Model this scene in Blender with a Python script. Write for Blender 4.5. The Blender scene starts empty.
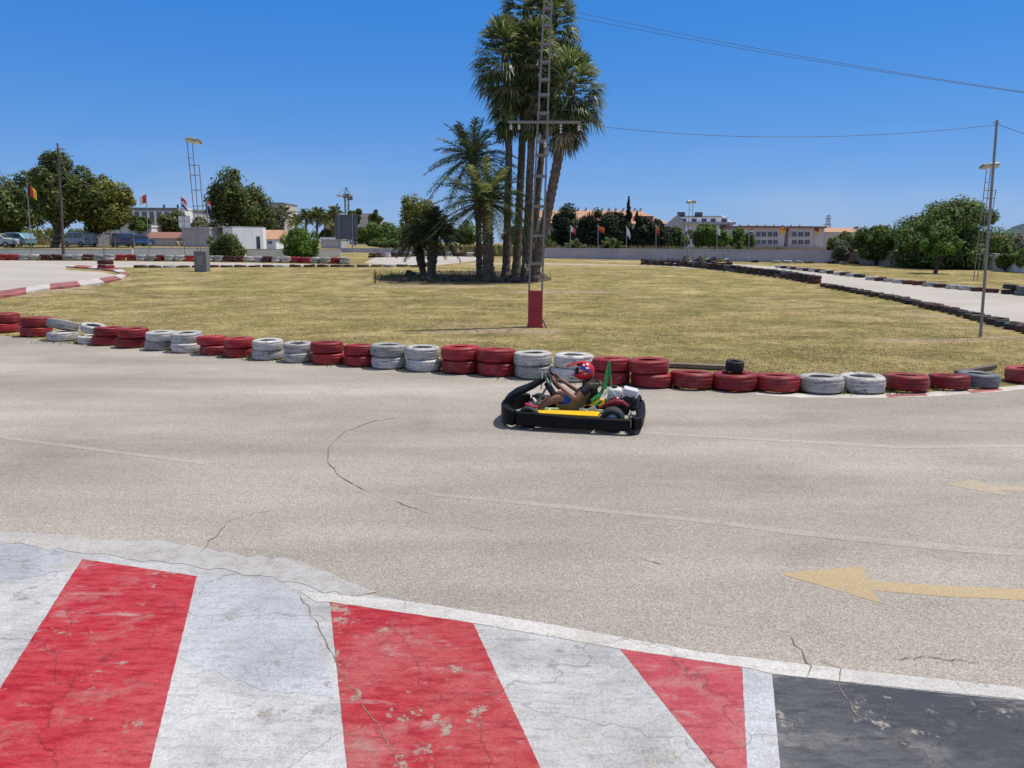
import bpy, bmesh, math, random
import numpy as np
from mathutils import Vector, Matrix, Quaternion
random.seed(7); rng = np.random.default_rng(7)
S = bpy.context.scene
C = S.collection
R = math.radians
PI = math.pi

# ------------------------------------------------------------------ camera
F = 780.0; CX = 512.0; CY = 384.0; H = 2.1
PITCH = math.atan((384 - 243) / F); ROLL = R(0.4)
cam_d = bpy.data.cameras.new('camera'); cam = bpy.data.objects.new('camera', cam_d); C.objects.link(cam)
cam_d.sensor_width = 36; cam_d.lens = 36 * F / 1024; cam_d.clip_start = 0.05; cam_d.clip_end = 8000
RM = (Matrix.Rotation(PI / 2 - PITCH, 4, 'X') @ Matrix.Rotation(ROLL, 4, 'Z'))
cam.matrix_world = Matrix.Translation((0, 0, H)) @ RM
S.camera = cam
RM3 = RM.to_3x3(); RT3 = RM3.transposed(); CAM = Vector((0, 0, H))

# ------------------------------------------------------------------ terrain
ZB = [(-60, 0), (22, 0), (28, .10), (35, .30), (45, .58), (55, .80), (90, 1.4), (6000, 1.4)]
def zf(Y):
    for (a, za), (b, zb) in zip(ZB, ZB[1:]):
        if Y <= b: return za + (zb - za) * (Y - a) / (b - a)
    return ZB[-1][1]
def ray(x, y):
    return RM3 @ Vector(((x - CX) / F, -(y - CY) / F, -1))
def at(x, y):                     # the ground point seen at a pixel
    d = ray(x, y)
    lo, hi = 0.5, 400.0
    f = lambda t: H + d.z * t - zf(d.y * t)
    if f(hi) > 0: return Vector((d.x * hi, d.y * hi, zf(d.y * hi)))
    for _ in range(60):
        m = (lo + hi) / 2
        if f(m) > 0: lo = m
        else: hi = m
    p = CAM + d * lo; p.z = zf(p.y)
    return p
def P(x, y, Y):                   # point on the view ray at depth Y
    d = ray(x, y); return CAM + d * (Y / d.y)
def G(x, Y):                      # ground point of a picture column at depth Y
    z = zf(Y)
    a = RT3 @ (Vector((0, Y, z)) - CAM); b = RT3 @ Vector((1, 0, 0))
    k = x - CX
    X = (-a.x * F - k * a.z) / (b.x * F + k * b.z)
    return Vector((X, Y, z))
def ppm(Y): return F / Y          # pixels per metre at depth

# ------------------------------------------------------------------ tags
def T(o, label=None, cat=None, group=None, kind=None):
    if label: o['label'] = label
    if cat: o['category'] = cat
    if group: o['group'] = group
    if kind: o['kind'] = kind
    return o
def E(name, loc=(0, 0, 0), rz=0.0):
    o = bpy.data.objects.new(name, None); C.objects.link(o)
    o.location = loc; o.rotation_euler = (0, 0, rz); o.empty_display_size = .2
    return o
KIDS = {}
def link(name, me, parent=None, smooth=False):
    o = bpy.data.objects.new(name, me); C.objects.link(o)
    if parent is not None:
        o.parent = parent; KIDS.setdefault(parent.name, []).append(o)
    if smooth: me.polygons.foreach_set('use_smooth', [True] * len(me.polygons))
    return o
def copy_tree(o, parent=None):
    c = o.copy(); C.objects.link(c)
    if parent is not None:
        c.parent = parent; KIDS.setdefault(parent.name, []).append(c)
    for ch in KIDS.get(o.name, []): copy_tree(ch, c)
    return c
ORD = ['first','second','third','fourth','fifth','sixth','seventh','eighth','ninth','tenth','eleventh','twelfth','thirteenth','fourteenth',
 'fifteenth','sixteenth','seventeenth','eighteenth','nineteenth']
def ordn(i):
    if i < 19: return ORD[i]
    n = i + 1
    s = 'th' if 10 <= n % 100 <= 20 else {1: 'st', 2: 'nd', 3: 'rd'}.get(n % 10, 'th')
    return '%d%s' % (n, s)

# ------------------------------------------------------------------ mesh collector
class MB:
    def __init__(s): s.v = []; s.f = []; s.m = []; s.mi = 0
    def add(s, vs, fs):
        b = len(s.v); s.v += [tuple(v) for v in vs]
        for f in fs: s.f.append(tuple(i + b for i in f)); s.m.append(s.mi)
        return s
    def box(s, c, d, rot=None, bev=0.0):
        x, y, z = d[0] / 2, d[1] / 2, d[2] / 2
        if bev > 0:
            b = min(bev, x * .49, y * .49, z * .49)
            bm = bmesh.new(); bmesh.ops.create_cube(bm, size=1)
            for v in bm.verts: v.co = Vector((v.co.x * 2 * x, v.co.y * 2 * y, v.co.z * 2 * z))
            bmesh.ops.bevel(bm, geom=list(bm.edges), offset=b, segments=2, affect='EDGES', profile=.5)
            vs = [v.co.copy() for v in bm.verts]; fs = [[v.index for v in f.verts] for f in bm.faces]; bm.free()
        else:
            vs = [Vector((i * x, j * y, k * z)) for i in (-1, 1) for j in (-1, 1) for k in (-1, 1)]
            fs = [(0, 1, 3, 2), (4, 6, 7, 5), (0, 4, 5, 1), (2, 3, 7, 6), (0, 2, 6, 4), (1, 5, 7, 3)]
        c = Vector(c)
        vs = [(rot @ v if rot is not None else v) + c for v in vs]
        return s.add(vs, fs)
    def tube(s, pts, r, n=8, cap=True):
        pts = [Vector(p) for p in pts]; rs = r if isinstance(r, (list, tuple)) else [r] * len(pts)
        vs = []; fs = []; up = None
        for i, p in enumerate(pts):
            t = (pts[min(i + 1, len(pts) - 1)] - pts[max(i - 1, 0)]).normalized()
            if up is None:
                up = Vector((0, 0, 1)) if abs(t.z) < .9 else Vector((0, 1, 0))
            a = t.cross(up)
            if a.length < 1e-5: a = t.orthogonal()
            a.normalize(); b = a.cross(t).normalized(); up = b
            for k in range(n):
                w = 2 * PI * k / n
                vs.append(p + (a * math.cos(w) + b * math.sin(w)) * rs[i])
        for i in range(len(pts) - 1):
            for k in range(n):
                k2 = (k + 1) % n
                fs.append((i * n + k, i * n + k2, (i + 1) * n + k2, (i + 1) * n + k))
        if cap:
            fs.append(tuple(range(n))); fs.append(tuple((len(pts) - 1) * n + k for k in range(n - 1, -1, -1)))
        return s.add(vs, fs)
    def lathe(s, prof, n=24, closed=False, M=None):
        vs = []; fs = []; m = len(prof)
        for k in range(n):
            w = 2 * PI * k / n
            for r, z in prof:
                v = Vector((r * math.cos(w), r * math.sin(w), z)); vs.append(M @ v if M else v)
        for k in range(n):
            k2 = (k + 1) % n
            for i in range(m if closed else m - 1):
                j = (i + 1) % m
                fs.append((k * m + i, k2 * m + i, k2 * m + j, k * m + j))
        return s.add(vs, fs)
    def prism(s, poly, d0, d1, axis='Y'):      # polygon in (x,z) extruded along y (or xy along z)
        n = len(poly)
        g = (lambda p, d: Vector((p[0], d, p[1]))) if axis == 'Y' else ((lambda p, d: Vector((p[0], p[1], d))) if axis == 'Z' else (lambda p, d: Vector((d, p[0], p[1]))))
        vs = [g(p, d0) for p in poly] + [g(p, d1) for p in poly]
        fs = [tuple(range(n - 1, -1, -1)), tuple(range(n, 2 * n))] + [(i, (i + 1) % n, (i + 1) % n + n, i + n) for i in range(n)]
        return s.add(vs, fs)
    def torus(s, R0, r, n=24, m=8, M=None):
        prof = [(R0 + r * math.cos(2 * PI * i / m), r * math.sin(2 * PI * i / m)) for i in range(m)]
        return s.lathe(prof, n, True, M)
    def sphere(s, c, r, n=16, m=10, sc=(1, 1, 1), M=None):
        vs = []; fs = []
        for i in range(m + 1):
            a = PI * i / m
            for k in range(n):
                w = 2 * PI * k / n
                v = Vector((r * sc[0] * math.sin(a) * math.cos(w), r * sc[1] * math.sin(a) * math.sin(w), r * sc[2] * math.cos(a)))
                vs.append((M @ v if M else v) + Vector(c))
        for i in range(m):
            for k in range(n):
                k2 = (k + 1) % n
                fs.append((i * n + k, (i + 1) * n + k, (i + 1) * n + k2, i * n + k2))
        return s.add(vs, fs)
    def mesh(s, name, mats):
        me = bpy.data.meshes.new(name); me.from_pydata(s.v, [], s.f)
        if not isinstance(mats, (list, tuple)): mats = [mats]
        for m in mats: me.materials.append(m)
        if len(mats) > 1: me.polygons.foreach_set('material_index', s.m)
        bm = bmesh.new(); bm.from_mesh(me); bmesh.ops.remove_doubles(bm, verts=bm.verts, dist=1e-5); bmesh.ops.recalc_face_normals(bm, faces=bm.faces); bm.to_mesh(me); bm.free()
        me.update(); return me
    def build(s, name, mats, parent=None, smooth=False, bevel=0.0):
        o = link(name, s.mesh(name, mats), parent)
        if smooth:
            me = o.data
            me.polygons.foreach_set('use_smooth', [True] * len(me.polygons))
            try: me.set_sharp_from_angle(angle=R(38))
            except Exception: pass
        if bevel:
            b = o.modifiers.new('bevel', 'BEVEL'); b.width = bevel; b.segments = 2; b.limit_method = 'ANGLE'
        return o

# ------------------------------------------------------------------ materials
class NT:
    def __init__(s, name):
        s.m = bpy.data.materials.new(name); s.m.use_nodes = True; s.t = s.m.node_tree; s.t.nodes.clear()
        s.out = s.t.nodes.new('ShaderNodeOutputMaterial')
        s.tc = s.t.nodes.new('ShaderNodeTexCoord')
    def n(s, typ, **k):
        nd = s.t.nodes.new(typ)
        for a, b in k.items(): setattr(nd, a, b)
        return nd
    def l(s, a, b): s.t.links.new(a, b)
    def world(s):
        g = s.n('ShaderNodeNewGeometry'); return g.outputs['Position']
    def obj(s): return s.tc.outputs['Object']
    def mapv(s, vec, scale=(1, 1, 1), rot=(0, 0, 0), loc=(0, 0, 0)):
        m = s.n('ShaderNodeMapping'); m.inputs['Scale'].default_value = scale; m.inputs['Rotation'].default_value = rot; m.inputs['Location'].default_value = loc
        s.l(vec, m.inputs['Vector']); return m.outputs[0]
    def noise(s, vec, scale, detail=4, rough=.55, dist=0.0):
        n = s.n('ShaderNodeTexNoise'); n.inputs['Scale'].default_value = scale; n.inputs['Detail'].default_value = detail
        n.inputs['Roughness'].default_value = rough; n.inputs['Distortion'].default_value = dist; s.l(vec, n.inputs['Vector']); return n.outputs['Fac']
    def vor(s, vec, scale, feature='F1', out='Distance', rnd=1.0):
        n = s.n('ShaderNodeTexVoronoi'); n.feature = feature; n.inputs['Scale'].default_value = scale; n.inputs['Randomness'].default_value = rnd
        s.l(vec, n.inputs['Vector']); return n.outputs[out]
    def ramp(s, fac, stops):
        n = s.n('ShaderNodeValToRGB'); e = n.color_ramp.elements
        while len(e) < len(stops): e.new(.5)
        for el, (p, c) in zip(e, stops):
            el.position = p; el.color = (c, c, c, 1) if isinstance(c, (int, float)) else (*c, 1)
        s.l(fac, n.inputs[0]); return n.outputs[0]
    def mix(s, fac, a, b, mode='MIX'):
        n = s.n('ShaderNodeMix', data_type='RGBA', blend_type=mode)
        for sock, v in ((n.inputs[0], fac), (n.inputs[6], a), (n.inputs[7], b)):
            if isinstance(v, (int, float)): sock.default_value = v if sock == n.inputs[0] else (v, v, v, 1)
            elif isinstance(v, tuple): sock.default_value = (*v, 1)
            else: s.l(v, sock)
        return n.outputs[2]
    def math(s, op, a, b=0.0, clamp=False):
        n = s.n('ShaderNodeMath', operation=op); n.use_clamp = clamp
        for i, v in enumerate((a, b)):
            if isinstance(v, (int, float)): n.inputs[i].default_value = v
            else: s.l(v, n.inputs[i])
        return n.outputs[0]
    def bsdf(s, color, rough=.7, metal=0.0, spec=.5, bump=None, bstr=.3, bdist=.01, trans=0.0):
        p = s.n('ShaderNodeBsdfPrincipled')
        if isinstance(color, tuple): p.inputs['Base Color'].default_value = (*color, 1)
        else: s.l(color, p.inputs['Base Color'])
        if isinstance(rough, (int, float)): p.inputs['Roughness'].default_value = rough
        else: s.l(rough, p.inputs['Roughness'])
        p.inputs['Metallic'].default_value = metal; p.inputs['Specular IOR Level'].default_value = spec
        if bump is not None:
            b = s.n('ShaderNodeBump'); b.inputs['Strength'].default_value = bstr; b.inputs['Distance'].default_value = bdist
            s.l(bump, b.inputs['Height']); s.l(b.outputs[0], p.inputs['Normal'])
        if trans > 0:
            t = s.n('ShaderNodeBsdfTranslucent')
            if isinstance(color, tuple): t.inputs[0].default_value = (*color, 1)
            else: s.l(color, t.inputs[0])
            mx = s.n('ShaderNodeMixShader'); mx.inputs[0].default_value = trans
            s.l(p.outputs[0], mx.inputs[1]); s.l(t.outputs[0], mx.inputs[2]); s.l(mx.outputs[0], s.out.inputs[0])
        else: s.l(p.outputs[0], s.out.inputs[0])
        return s.m

def simple(name, col, rough=.6, metal=0.0, var=.12, scale=6.0, spec=.5, bump=.0):
    """a colour with a little mottling and wear"""
    n = NT(name); v = n.obj()
    f = n.noise(v, scale, 5, .6)
    a = tuple(max(0, c * (1 - var)) for c in col); b = tuple(min(1, c * (1 + var)) for c in col)
    c = n.ramp(f, [(.3, a), (.7, b)])
    return n.bsdf(c, rough, metal, spec, bump=f if bump else None, bstr=bump)

def asphalt_nodes(n, light=1.0):
    w = n.world()
    base = n.ramp(n.noise(n.mapv(w, (.25, .9, 1), (0, 0, R(-6))), .8, 4, .6), [(.3, (.318 * light, .284 * light, .243 * light)), (.7, (.415 * light, .375 * light, .325 * light))])
    streak = n.ramp(n.noise(n.mapv(w, (.16, 1.2, 1), (0, 0, R(-8)), (3, 1, 0)), 1.3, 4, .6), [(.38, .93), (.64, 1.05)])
    c = n.mix(1.0, base, streak, 'MULTIPLY')
    c = n.mix(1.0, c, n.ramp(n.noise(n.mapv(w, (.55, 1.0, 1), (0, 0, R(12)), (13, 2, 0)), .45, 4, .55, .4), [(.34, .84), (.52, 1.0), (.66, 1.10)]), 'MULTIPLY')
    arc = n.n('ShaderNodeVectorMath', operation='LENGTH'); n.l(n.mapv(w, (1, 1.25, 0), (0, 0, 0), (4.0, -20.5, 0)), arc.inputs[0])
    band = n.ramp(n.math('ADD', n.math('MULTIPLY', n.math('SUBTRACT', arc.outputs['Value'], 8.5), .10), n.math('MULTIPLY', n.noise(n.mapv(w, (.2, 1.2, 1)), 2.2, 4, .6), .30)), [(.10, 1.0), (.25, .96), (.45, .945), (.62, 1.0)])
    c = n.mix(1.0, c, band, 'MULTIPLY')
    v1 = n.vor(w, 120, out='Color')
    g = n.ramp(n.noise(w, 230, 2, .7), [(.36, .5), (.5, 1.0), (.64, 1.42)])
    sep = n.n('ShaderNodeSeparateColor'); n.l(v1, sep.inputs[0])
    st = n.ramp(sep.outputs[0], [(.0, .58), (.22, .86), (.7, 1.03), (1.0, 1.38)])
    c = n.mix(.9, c, st, 'MULTIPLY'); c = n.mix(.75, c, g, 'MULTIPLY')
    sp = n.ramp(n.vor(w, 4.2), [(.02, .55), (.035, 1.0)])
    c = n.mix(.5, c, sp, 'MULTIPLY')
    stain = n.ramp(n.noise(n.mapv(w, (1, 1, 1), (0, 0, 0), (7, 3, 0)), .7, 5, .65), [(.30, .86), (.45, 1.0), (.7, 1.05)])
    c = n.mix(1.0, c, stain, 'MULTIPLY')
    h = n.math('ADD', n.vor(w, 95), n.math('MULTIPLY', n.noise(w, 200, 2), .5))
    return c, h

def mat_asphalt():
    n = NT('asphalt'); c, h = asphalt_nodes(n); return n.bsdf(c, .88, bump=h, bstr=.35, bdist=.004, spec=.25)
def mat_paint(name, col, wear=.5, under=None, wscale=3.0, streaky=True, dirt=.35, crack=True, fade=None, rot=15, rel=1.0):
    """weathered road paint: chips down to the asphalt, brush streaks, cracks"""
    n = NT(name); w = n.world(); ac, ah = asphalt_nodes(n)
    if under: ac = n.mix(.75, ac, tuple(.8 * u for u in under))
    st = n.noise(n.mapv(w, (2.2, 8, 1), (0, 0, R(rot))), 3.0, 5, .62)
    big = n.noise(w, 1.1, 5, .6, .5)
    lo = tuple(c * (1 - dirt) for c in col); hi = tuple(min(.9, c * 1.08) for c in col)
    if fade:
        c = n.mix(n.ramp(n.math('ADD', n.math('MULTIPLY', big, .6), n.math('MULTIPLY', st, .4)), [(.43, 0.0), (.68, .9)]), col, fade)
    else: c = n.ramp(big, [(.3, lo), (.6, hi)])
    c = n.mix(.55, c, n.ramp(st, [(.32, 1 - dirt * 1.1), (.5, 1.0), (.75, 1.05)]), 'MULTIPLY')
    fine = n.noise(w, 60, 4, .75)
    c = n.mix(.8, c, n.ramp(fine, [(.32, .66), (.55, 1.06)]), 'MULTIPLY'); c = n.mix(.8, c, n.ramp(n.noise(w, 170, 2, .6), [(.36, .74), (.62, 1.14)]), 'MULTIPLY')
    dn = n.noise(n.mapv(w, (1, 1, 1), (0, 0, 0), (4, 9, 0)), 2.3, 6, .7)
    c = n.mix(n.ramp(dn, [(.55, 0.0), (.75, .55)]), c, (.38, .33, .28))
    scuff = n.noise(n.mapv(w, (1.4, 4.5, 1), (0, 0, R(rot + 25)), (5, 1, 0)), 1.5, 7, .72, .6)
    c = n.mix(n.ramp(scuff, [(.58, 0.0), (.72, .62)]), c, (.42, .37, .34) if under or fade else (.40, .40, .42))
    chip = n.math('ADD', n.noise(n.mapv(w, (1, 1, 1), (0, 0, 0), (1, 2, 0)), wscale, 9, .74, .3), n.math('MULTIPLY', n.noise(w, 28, 3, .7), .18))
    mask = n.ramp(chip, [(.625 + .16 * (1 - wear), 0.0), (.66 + .16 * (1 - wear), .85)])
    c2 = n.mix(mask, c, ac)
    hh = n.math('ADD', n.math('MULTIPLY', ah, .25), n.math('MULTIPLY', mask, -1.0))
    if crack:
        dv = n.n('ShaderNodeVectorMath', operation='ADD'); n.l(w, dv.inputs[0])
        nz = n.n('ShaderNodeTexNoise'); nz.inputs['Scale'].default_value = 3.5; nz.inputs['Detail'].default_value = 5; n.l(w, nz.inputs['Vector'])
        sc = n.n('ShaderNodeVectorMath', operation='SCALE'); sc.inputs['Scale'].default_value = .42; n.l(nz.outputs['Color'], sc.inputs[0]); n.l(sc.outputs[0], dv.inputs[1])
        e = n.vor(dv.outputs[0], .85, 'DISTANCE_TO_EDGE'); cr = n.ramp(e, [(.0012, .0), (.005, 1.0)])
        e2 = n.vor(dv.outputs[0], 5.0, 'DISTANCE_TO_EDGE')
        zone = n.ramp(n.noise(n.mapv(w, (1, 1, 1), (0, 0, 0), (11, 5, 0)), .9, 3, .5), [(.52, 0.0), (.6, 1.0)])
        cr2 = n.mix(zone, 1.0, n.ramp(e2, [(.004, .35), (.02, 1.0)]))
        c2 = n.mix(.38, c2, cr, 'MULTIPLY'); c2 = n.mix(.30, c2, cr2, 'MULTIPLY')
        hh = n.math('ADD', hh, n.math('MULTIPLY', cr, .8))
    hh = n.math('ADD', hh, n.math('MULTIPLY', st, .3))
    return n.bsdf(c2, .62, bump=hh, bstr=.5 * rel, bdist=.004, spec=.35)
def mat_faint(name, col, amount=.5, cover=.5):
    n = NT(name); c, h = asphalt_nodes(n); w = n.world()
    m = n.ramp(n.math('ADD', n.noise(w, 9, 8, .75), n.math('MULTIPLY', n.noise(n.mapv(w, (1, 1, 1), (0, 0, 0), (2, 2, 0)), .9, 3), .4)), [(.70 - .35 * cover, 0.0), (.92 - .3 * cover, amount)])
    g = n.ramp(n.noise(w, 230, 2, .7), [(.36, .7), (.64, 1.25)])
    return n.bsdf(n.mix(m, c, n.mix(.5, col, g, 'MULTIPLY')), .8, bump=h, bstr=.3, bdist=.004, spec=.25)
def mat_concrete_track():
    n = NT('pale_track'); w = n.world()
    c = n.ramp(n.noise(n.mapv(w, (.3, .8, 1)), .6, 5, .6), [(.3, (.385, .35, .305)), (.7, (.49, .45, .40))])
    c = n.mix(.35, c, n.ramp(n.noise(w, 30, 4, .7), [(.35, .75), (.65, 1.15)]), 'MULTIPLY')
    return n.bsdf(c, .85, spec=.25)
def mat_lawn():
    n = NT('dry_lawn'); w = n.world()
    big = n.noise(w, .13, 4, .6, .6); mid = n.noise(n.mapv(w, (.9, 1, 1)), .55, 5, .68); fine = n.noise(w, 5, 7, .78); ff = n.noise(w, 26, 4, .8)
    straw = n.ramp(mid, [(.3, (.25, .185, .08)), (.5, (.385, .30, .13)), (.7, (.51, .40, .20))])
    green = n.ramp(fine, [(.3, (.14, .135, .04)), (.7, (.29, .25, .085))])
    c = n.mix(n.ramp(n.math('ADD', n.math('MULTIPLY', big, .5), n.math('MULTIPLY', mid, .5)), [(.36, .8), (.54, .08)]), straw, green)
    dirts = None
    for (px, py, wx, wy) in [(915, 340, 1.6, .55), (505, 331, 2.2, .9), (440, 333, 1.0, .4), (60, 291, 2.2, .8), (120, 279, 1.4, 1.2), (20, 296, 1.6, .8), (900, 306, 1.2, .4), (935, 316, 1.1, .4), (975, 327, 1.2, .4), (1010, 337, 1.2, .45), (560, 292, 3.5, 1.0), (420, 287, 4.0, .8), (200, 278, 2.0, .6), (960, 340, 1.0, .4)]:
        p = at(px, py); v = n.mapv(w, (1 / wx, 1 / wy, 0), (0, 0, 0), (-p.x / wx, -p.y / wy, 0)); ln = n.n('ShaderNodeVectorMath', operation='LENGTH'); n.l(v, ln.inputs[0])
        dd = n.math('SUBTRACT', 1.0, ln.outputs['Value']); dirts = dd if dirts is None else n.math('MAXIMUM', dirts, dd)
    dm = n.ramp(n.math('ADD', n.math('MULTIPLY', dirts, .5), n.noise(n.mapv(w, (.5, 1, 1)), 1.6, 6, .7)), [(.56, 0.0), (.78, .75)])
    soil = n.ramp(n.noise(n.mapv(w, (.6, 1, 1), (0, 0, 0), (31, 7, 0)), .24, 6, .72), [(.60, 0.0), (.70, .8)])
    c = n.mix(soil, c, (.40, .29, .185))
    gz = n.ramp(n.noise(n.mapv(w, (.6, .8, 1), (0, 0, R(20)), (21, 3, 0)), .55, 5, .7), [(.48, 0.0), (.62, .65)])
    c = n.mix(gz, c, n.ramp(fine, [(.3, (.16, .15, .045)), (.7, (.30, .265, .09))]))
    bz = n.ramp(n.noise(n.mapv(w, (.7, 1.1, 1), (0, 0, R(-10)), (2, 14, 0)), .8, 6, .72), [(.55, 0.0), (.68, .6)])
    c = n.mix(bz, c, (.33, .235, .15))
    trk = None
    for (tx, ty, rr_) in [(2.0, 46.0, 22.5), (-3.0, 60.0, 33.0), (10.0, 40.0, 18.0)]:
        lt = n.n('ShaderNodeVectorMath', operation='LENGTH'); n.l(n.mapv(w, (1, 1, 0), (0, 0, 0), (-tx, -ty, 0)), lt.inputs[0])
        q_ = n.math('ABSOLUTE', n.math('SUBTRACT', n.math('ABSOLUTE', n.math('SUBTRACT', lt.outputs['Value'], rr_)), .65)); trk = q_ if trk is None else n.math('MINIMUM', trk, q_)
    tm = n.mix(n.ramp(n.noise(w, .5, 3), [(.45, 0.0), (.6, 1.0)]), 0.0, n.ramp(trk, [(.05, .7), (.28, 0.0)]))
    c = n.mix(tm, c, (.20, .165, .07))
    c = n.mix(dm, c, (.43, .325, .22))
    c = n.mix(.9, c, n.ramp(fine, [(.32, .42), (.5, .98), (.68, 1.4)]), 'MULTIPLY'); c = n.mix(.8, c, n.ramp(n.noise(n.mapv(w, (.9, 1, 1), (0, 0, 0), (9, 4, 0)), 1.2, 6, .75), [(.34, .55), (.5, 1.0), (.66, 1.18)]), 'MULTIPLY')
    c = n.mix(.85, c, n.ramp(ff, [(.36, .5), (.62, 1.3)]), 'MULTIPLY')
    h = n.math('ADD', fine, n.math('MULTIPLY', ff, .7))
    return n.bsdf(c, .95, bump=h, bstr=.7, bdist=.06, spec=.1)
def mat_dirt(name, a, b):
    n = NT(name); w = n.world()
    c = n.ramp(n.noise(w, 1.6, 8, .7), [(.35, a), (.65, b)])
    c = n.mix(.6, c, n.ramp(n.noise(w, 14, 4, .8), [(.35, .6), (.65, 1.2)]), 'MULTIPLY')
    return n.bsdf(c, .95, bump=n.noise(w, 9, 6, .75), bstr=.6, bdist=.05, spec=.1)
def mat_tyre(name, col, wear=.35, rough=.55):
    n = NT(name); oi = n.n('ShaderNodeObjectInfo')
    va = n.n('ShaderNodeVectorMath', operation='ADD'); n.l(n.obj(), va.inputs[0])
    cv = n.n('ShaderNodeCombineXYZ'); r = n.math('MULTIPLY', oi.outputs['Random'], 40.0); n.l(r, cv.inputs[0]); n.l(r, cv.inputs[1]); n.l(cv.outputs[0], va.inputs[1])
    v = va.outputs[0]
    t = n.ramp(oi.outputs['Random'], [(.0, .6), (1.0, 1.1)])
    c = n.ramp(n.noise(v, 5, 5, .6), [(.3, tuple(x * .74 for x in col)), (.7, tuple(min(.88, x * 1.12) for x in col))])
    c = n.mix(1.0, c, t, 'MULTIPLY')
    g = n.noise(n.mapv(v, (1, 1, 5.5)), 6, 9, .8)
    c = n.mix(n.ramp(g, [(.62 - wear * .12, 0.0), (.68 - wear * .08, .85)]), c, (.035, .033, .032))
    c = n.mix(n.ramp(n.noise(v, 3, 5, .7), [(.52, 0.0), (.75, .35)]), c, (.34, .28, .23)); c = n.mix(.6, c, n.ramp(n.noise(n.mapv(v, (1, 1, 7)), 16, 4, .7), [(.35, .55), (.6, 1.15)]), 'MULTIPLY')
    return n.bsdf(c, rough, bump=g, bstr=.25, bdist=.01, spec=.35)
def mat_leaf(name, a, b, c_=None, trans=.28, rough=.6):
    n = NT(name); g = n.n('ShaderNodeNewGeometry')
    stops = [(0.0, a), (.7, b), (1.0, c_ or b)]
    c = n.ramp(g.outputs['Random Per Island'], stops)
    big = n.ramp(n.noise(n.world(), .75, 4, .65), [(.36, .6), (.5, 1.0), (.64, 1.5)])
    c = n.mix(1.0, c, big, 'MULTIPLY')
    return n.bsdf(c, rough, trans=trans, spec=.3)
def mat_bark(name, a, b, sc=8):
    n = NT(name); v = n.obj()
    f = n.noise(n.mapv(v, (3, 3, 1)), sc, 6, .7)
    return n.bsdf(n.ramp(f, [(.35, a), (.65, b)]), .9, bump=f, bstr=.8, bdist=.05, spec=.15)
def mat_stucco(name, col, var=.08):
    n = NT(name); w = n.world()
    c = n.ramp(n.noise(n.mapv(w, (1, 1, 3)), .5, 6, .65), [(.3, tuple(x * (1 - var * 1.6) for x in col)), (.65, tuple(min(.86, x * (1 + var)) for x in col))])
    c = n.mix(.4, c, n.ramp(n.noise(n.mapv(w, (2.5, 2.5, .35)), 1.2, 5, .7), [(.35, .78), (.55, 1.03)]), 'MULTIPLY')
    return n.bsdf(c, .85, bump=n.noise(w, 12, 4), bstr=.15, bdist=.02, spec=.2)
def mat_tiles(name, a, b):
    n = NT(name); w = n.world()
    c = n.ramp(n.noise(w, 2.2, 5, .8), [(.3, a), (.7, b)])
    wv = n.n('ShaderNodeTexWave'); wv.inputs['Scale'].default_value = 4.5; wv.inputs['Distortion'].default_value = .6; n.l(n.mapv(w, (1, .15, 0)), wv.inputs['Vector'])
    c = n.mix(.35, c, n.ramp(wv.outputs['Fac'], [(.2, .65), (.7, 1.1)]), 'MULTIPLY')
    return n.bsdf(c, .8, bump=wv.outputs['Fac'], bstr=.4, bdist=.08, spec=.2)

M = {}
M['asphalt'] = mat_asphalt(); M['track'] = mat_concrete_track(); M['lawn'] = mat_lawn()
M['dirt'] = mat_dirt('dry_dirt', (.36, .27, .19), (.52, .42, .31)); M['soil'] = mat_dirt('island_soil', (.07, .055, .04), (.17, .13, .09))
M['p_white'] = mat_paint('white_paint', (.51, .505, .50), wear=.5, dirt=.42, rot=20)
M['p_edge'] = mat_paint('edge_white_paint', (.58, .555, .52), wear=.5, dirt=.2, wscale=6)
M['p_blue'] = mat_paint('bluish_white_paint', (.47, .485, .51), wear=.55, dirt=.3, wscale=4, rot=-8)
M['p_red'] = mat_paint('red_paint', (.42, .008, .018), wear=.52, dirt=.45, fade=(.50, .10, .10), rot=38, under=(.42, .36, .30))
M['p_redold'] = mat_paint('old_red_paint', (.40, .014, .024), wear=.72, dirt=.45, fade=(.45, .13, .12), rot=60, wscale=4, under=(.44, .36, .28))
M['p_redfade'] = mat_paint('faded_red_paint', (.42, .05, .065), wear=.5, dirt=.3, fade=(.50, .15, .15), rot=10, under=(.44, .36, .28))
M['p_navy'] = mat_paint('navy_paint', (.045, .048, .058), wear=.5, dirt=.3, fade=(.13, .13, .135), rot=40, under=(.42, .38, .33), wscale=2.4)
M['f_yellow'] = mat_faint('worn_yellow', (.48, .34, .14), .6, .85)
M['f_yellow2'] = mat_faint('faint_yellow', (.55, .42, .24), .42, .7)
M['f_white'] = mat_faint('faint_white', (.54, .50, .44), .26, .6)
M['f_chalk'] = mat_faint('grey_overspray', (.46, .47, .485), .62, .45)
M['crack'] = simple('crack_dark', (.22, .18, .135), .95, var=.4, scale=30)
M['t_red'] = mat_tyre('red_tyre', (.40, .026, .032), .62); M['t_white'] = mat_tyre('white_tyre', (.58, .555, .52), .8)
M['t_black'] = mat_tyre('bare_tyre', (.035, .034, .034), .1, .7); M['t_grey'] = mat_tyre('grey_tyre', (.16, .17, .18), .4)
M['t_dred'] = mat_tyre('dark_red_tyre', (.10, .022, .02), .5); M['t_brown'] = mat_tyre('dusty_tyre', (.085, .065, .052), .4, .85)
M['k_red'] = simple('kerb_red', (.30, .10, .095), .8, var=.5, scale=2); M['k_white'] = simple('kerb_white', (.50, .46, .42), .8, var=.3, scale=2)
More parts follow.
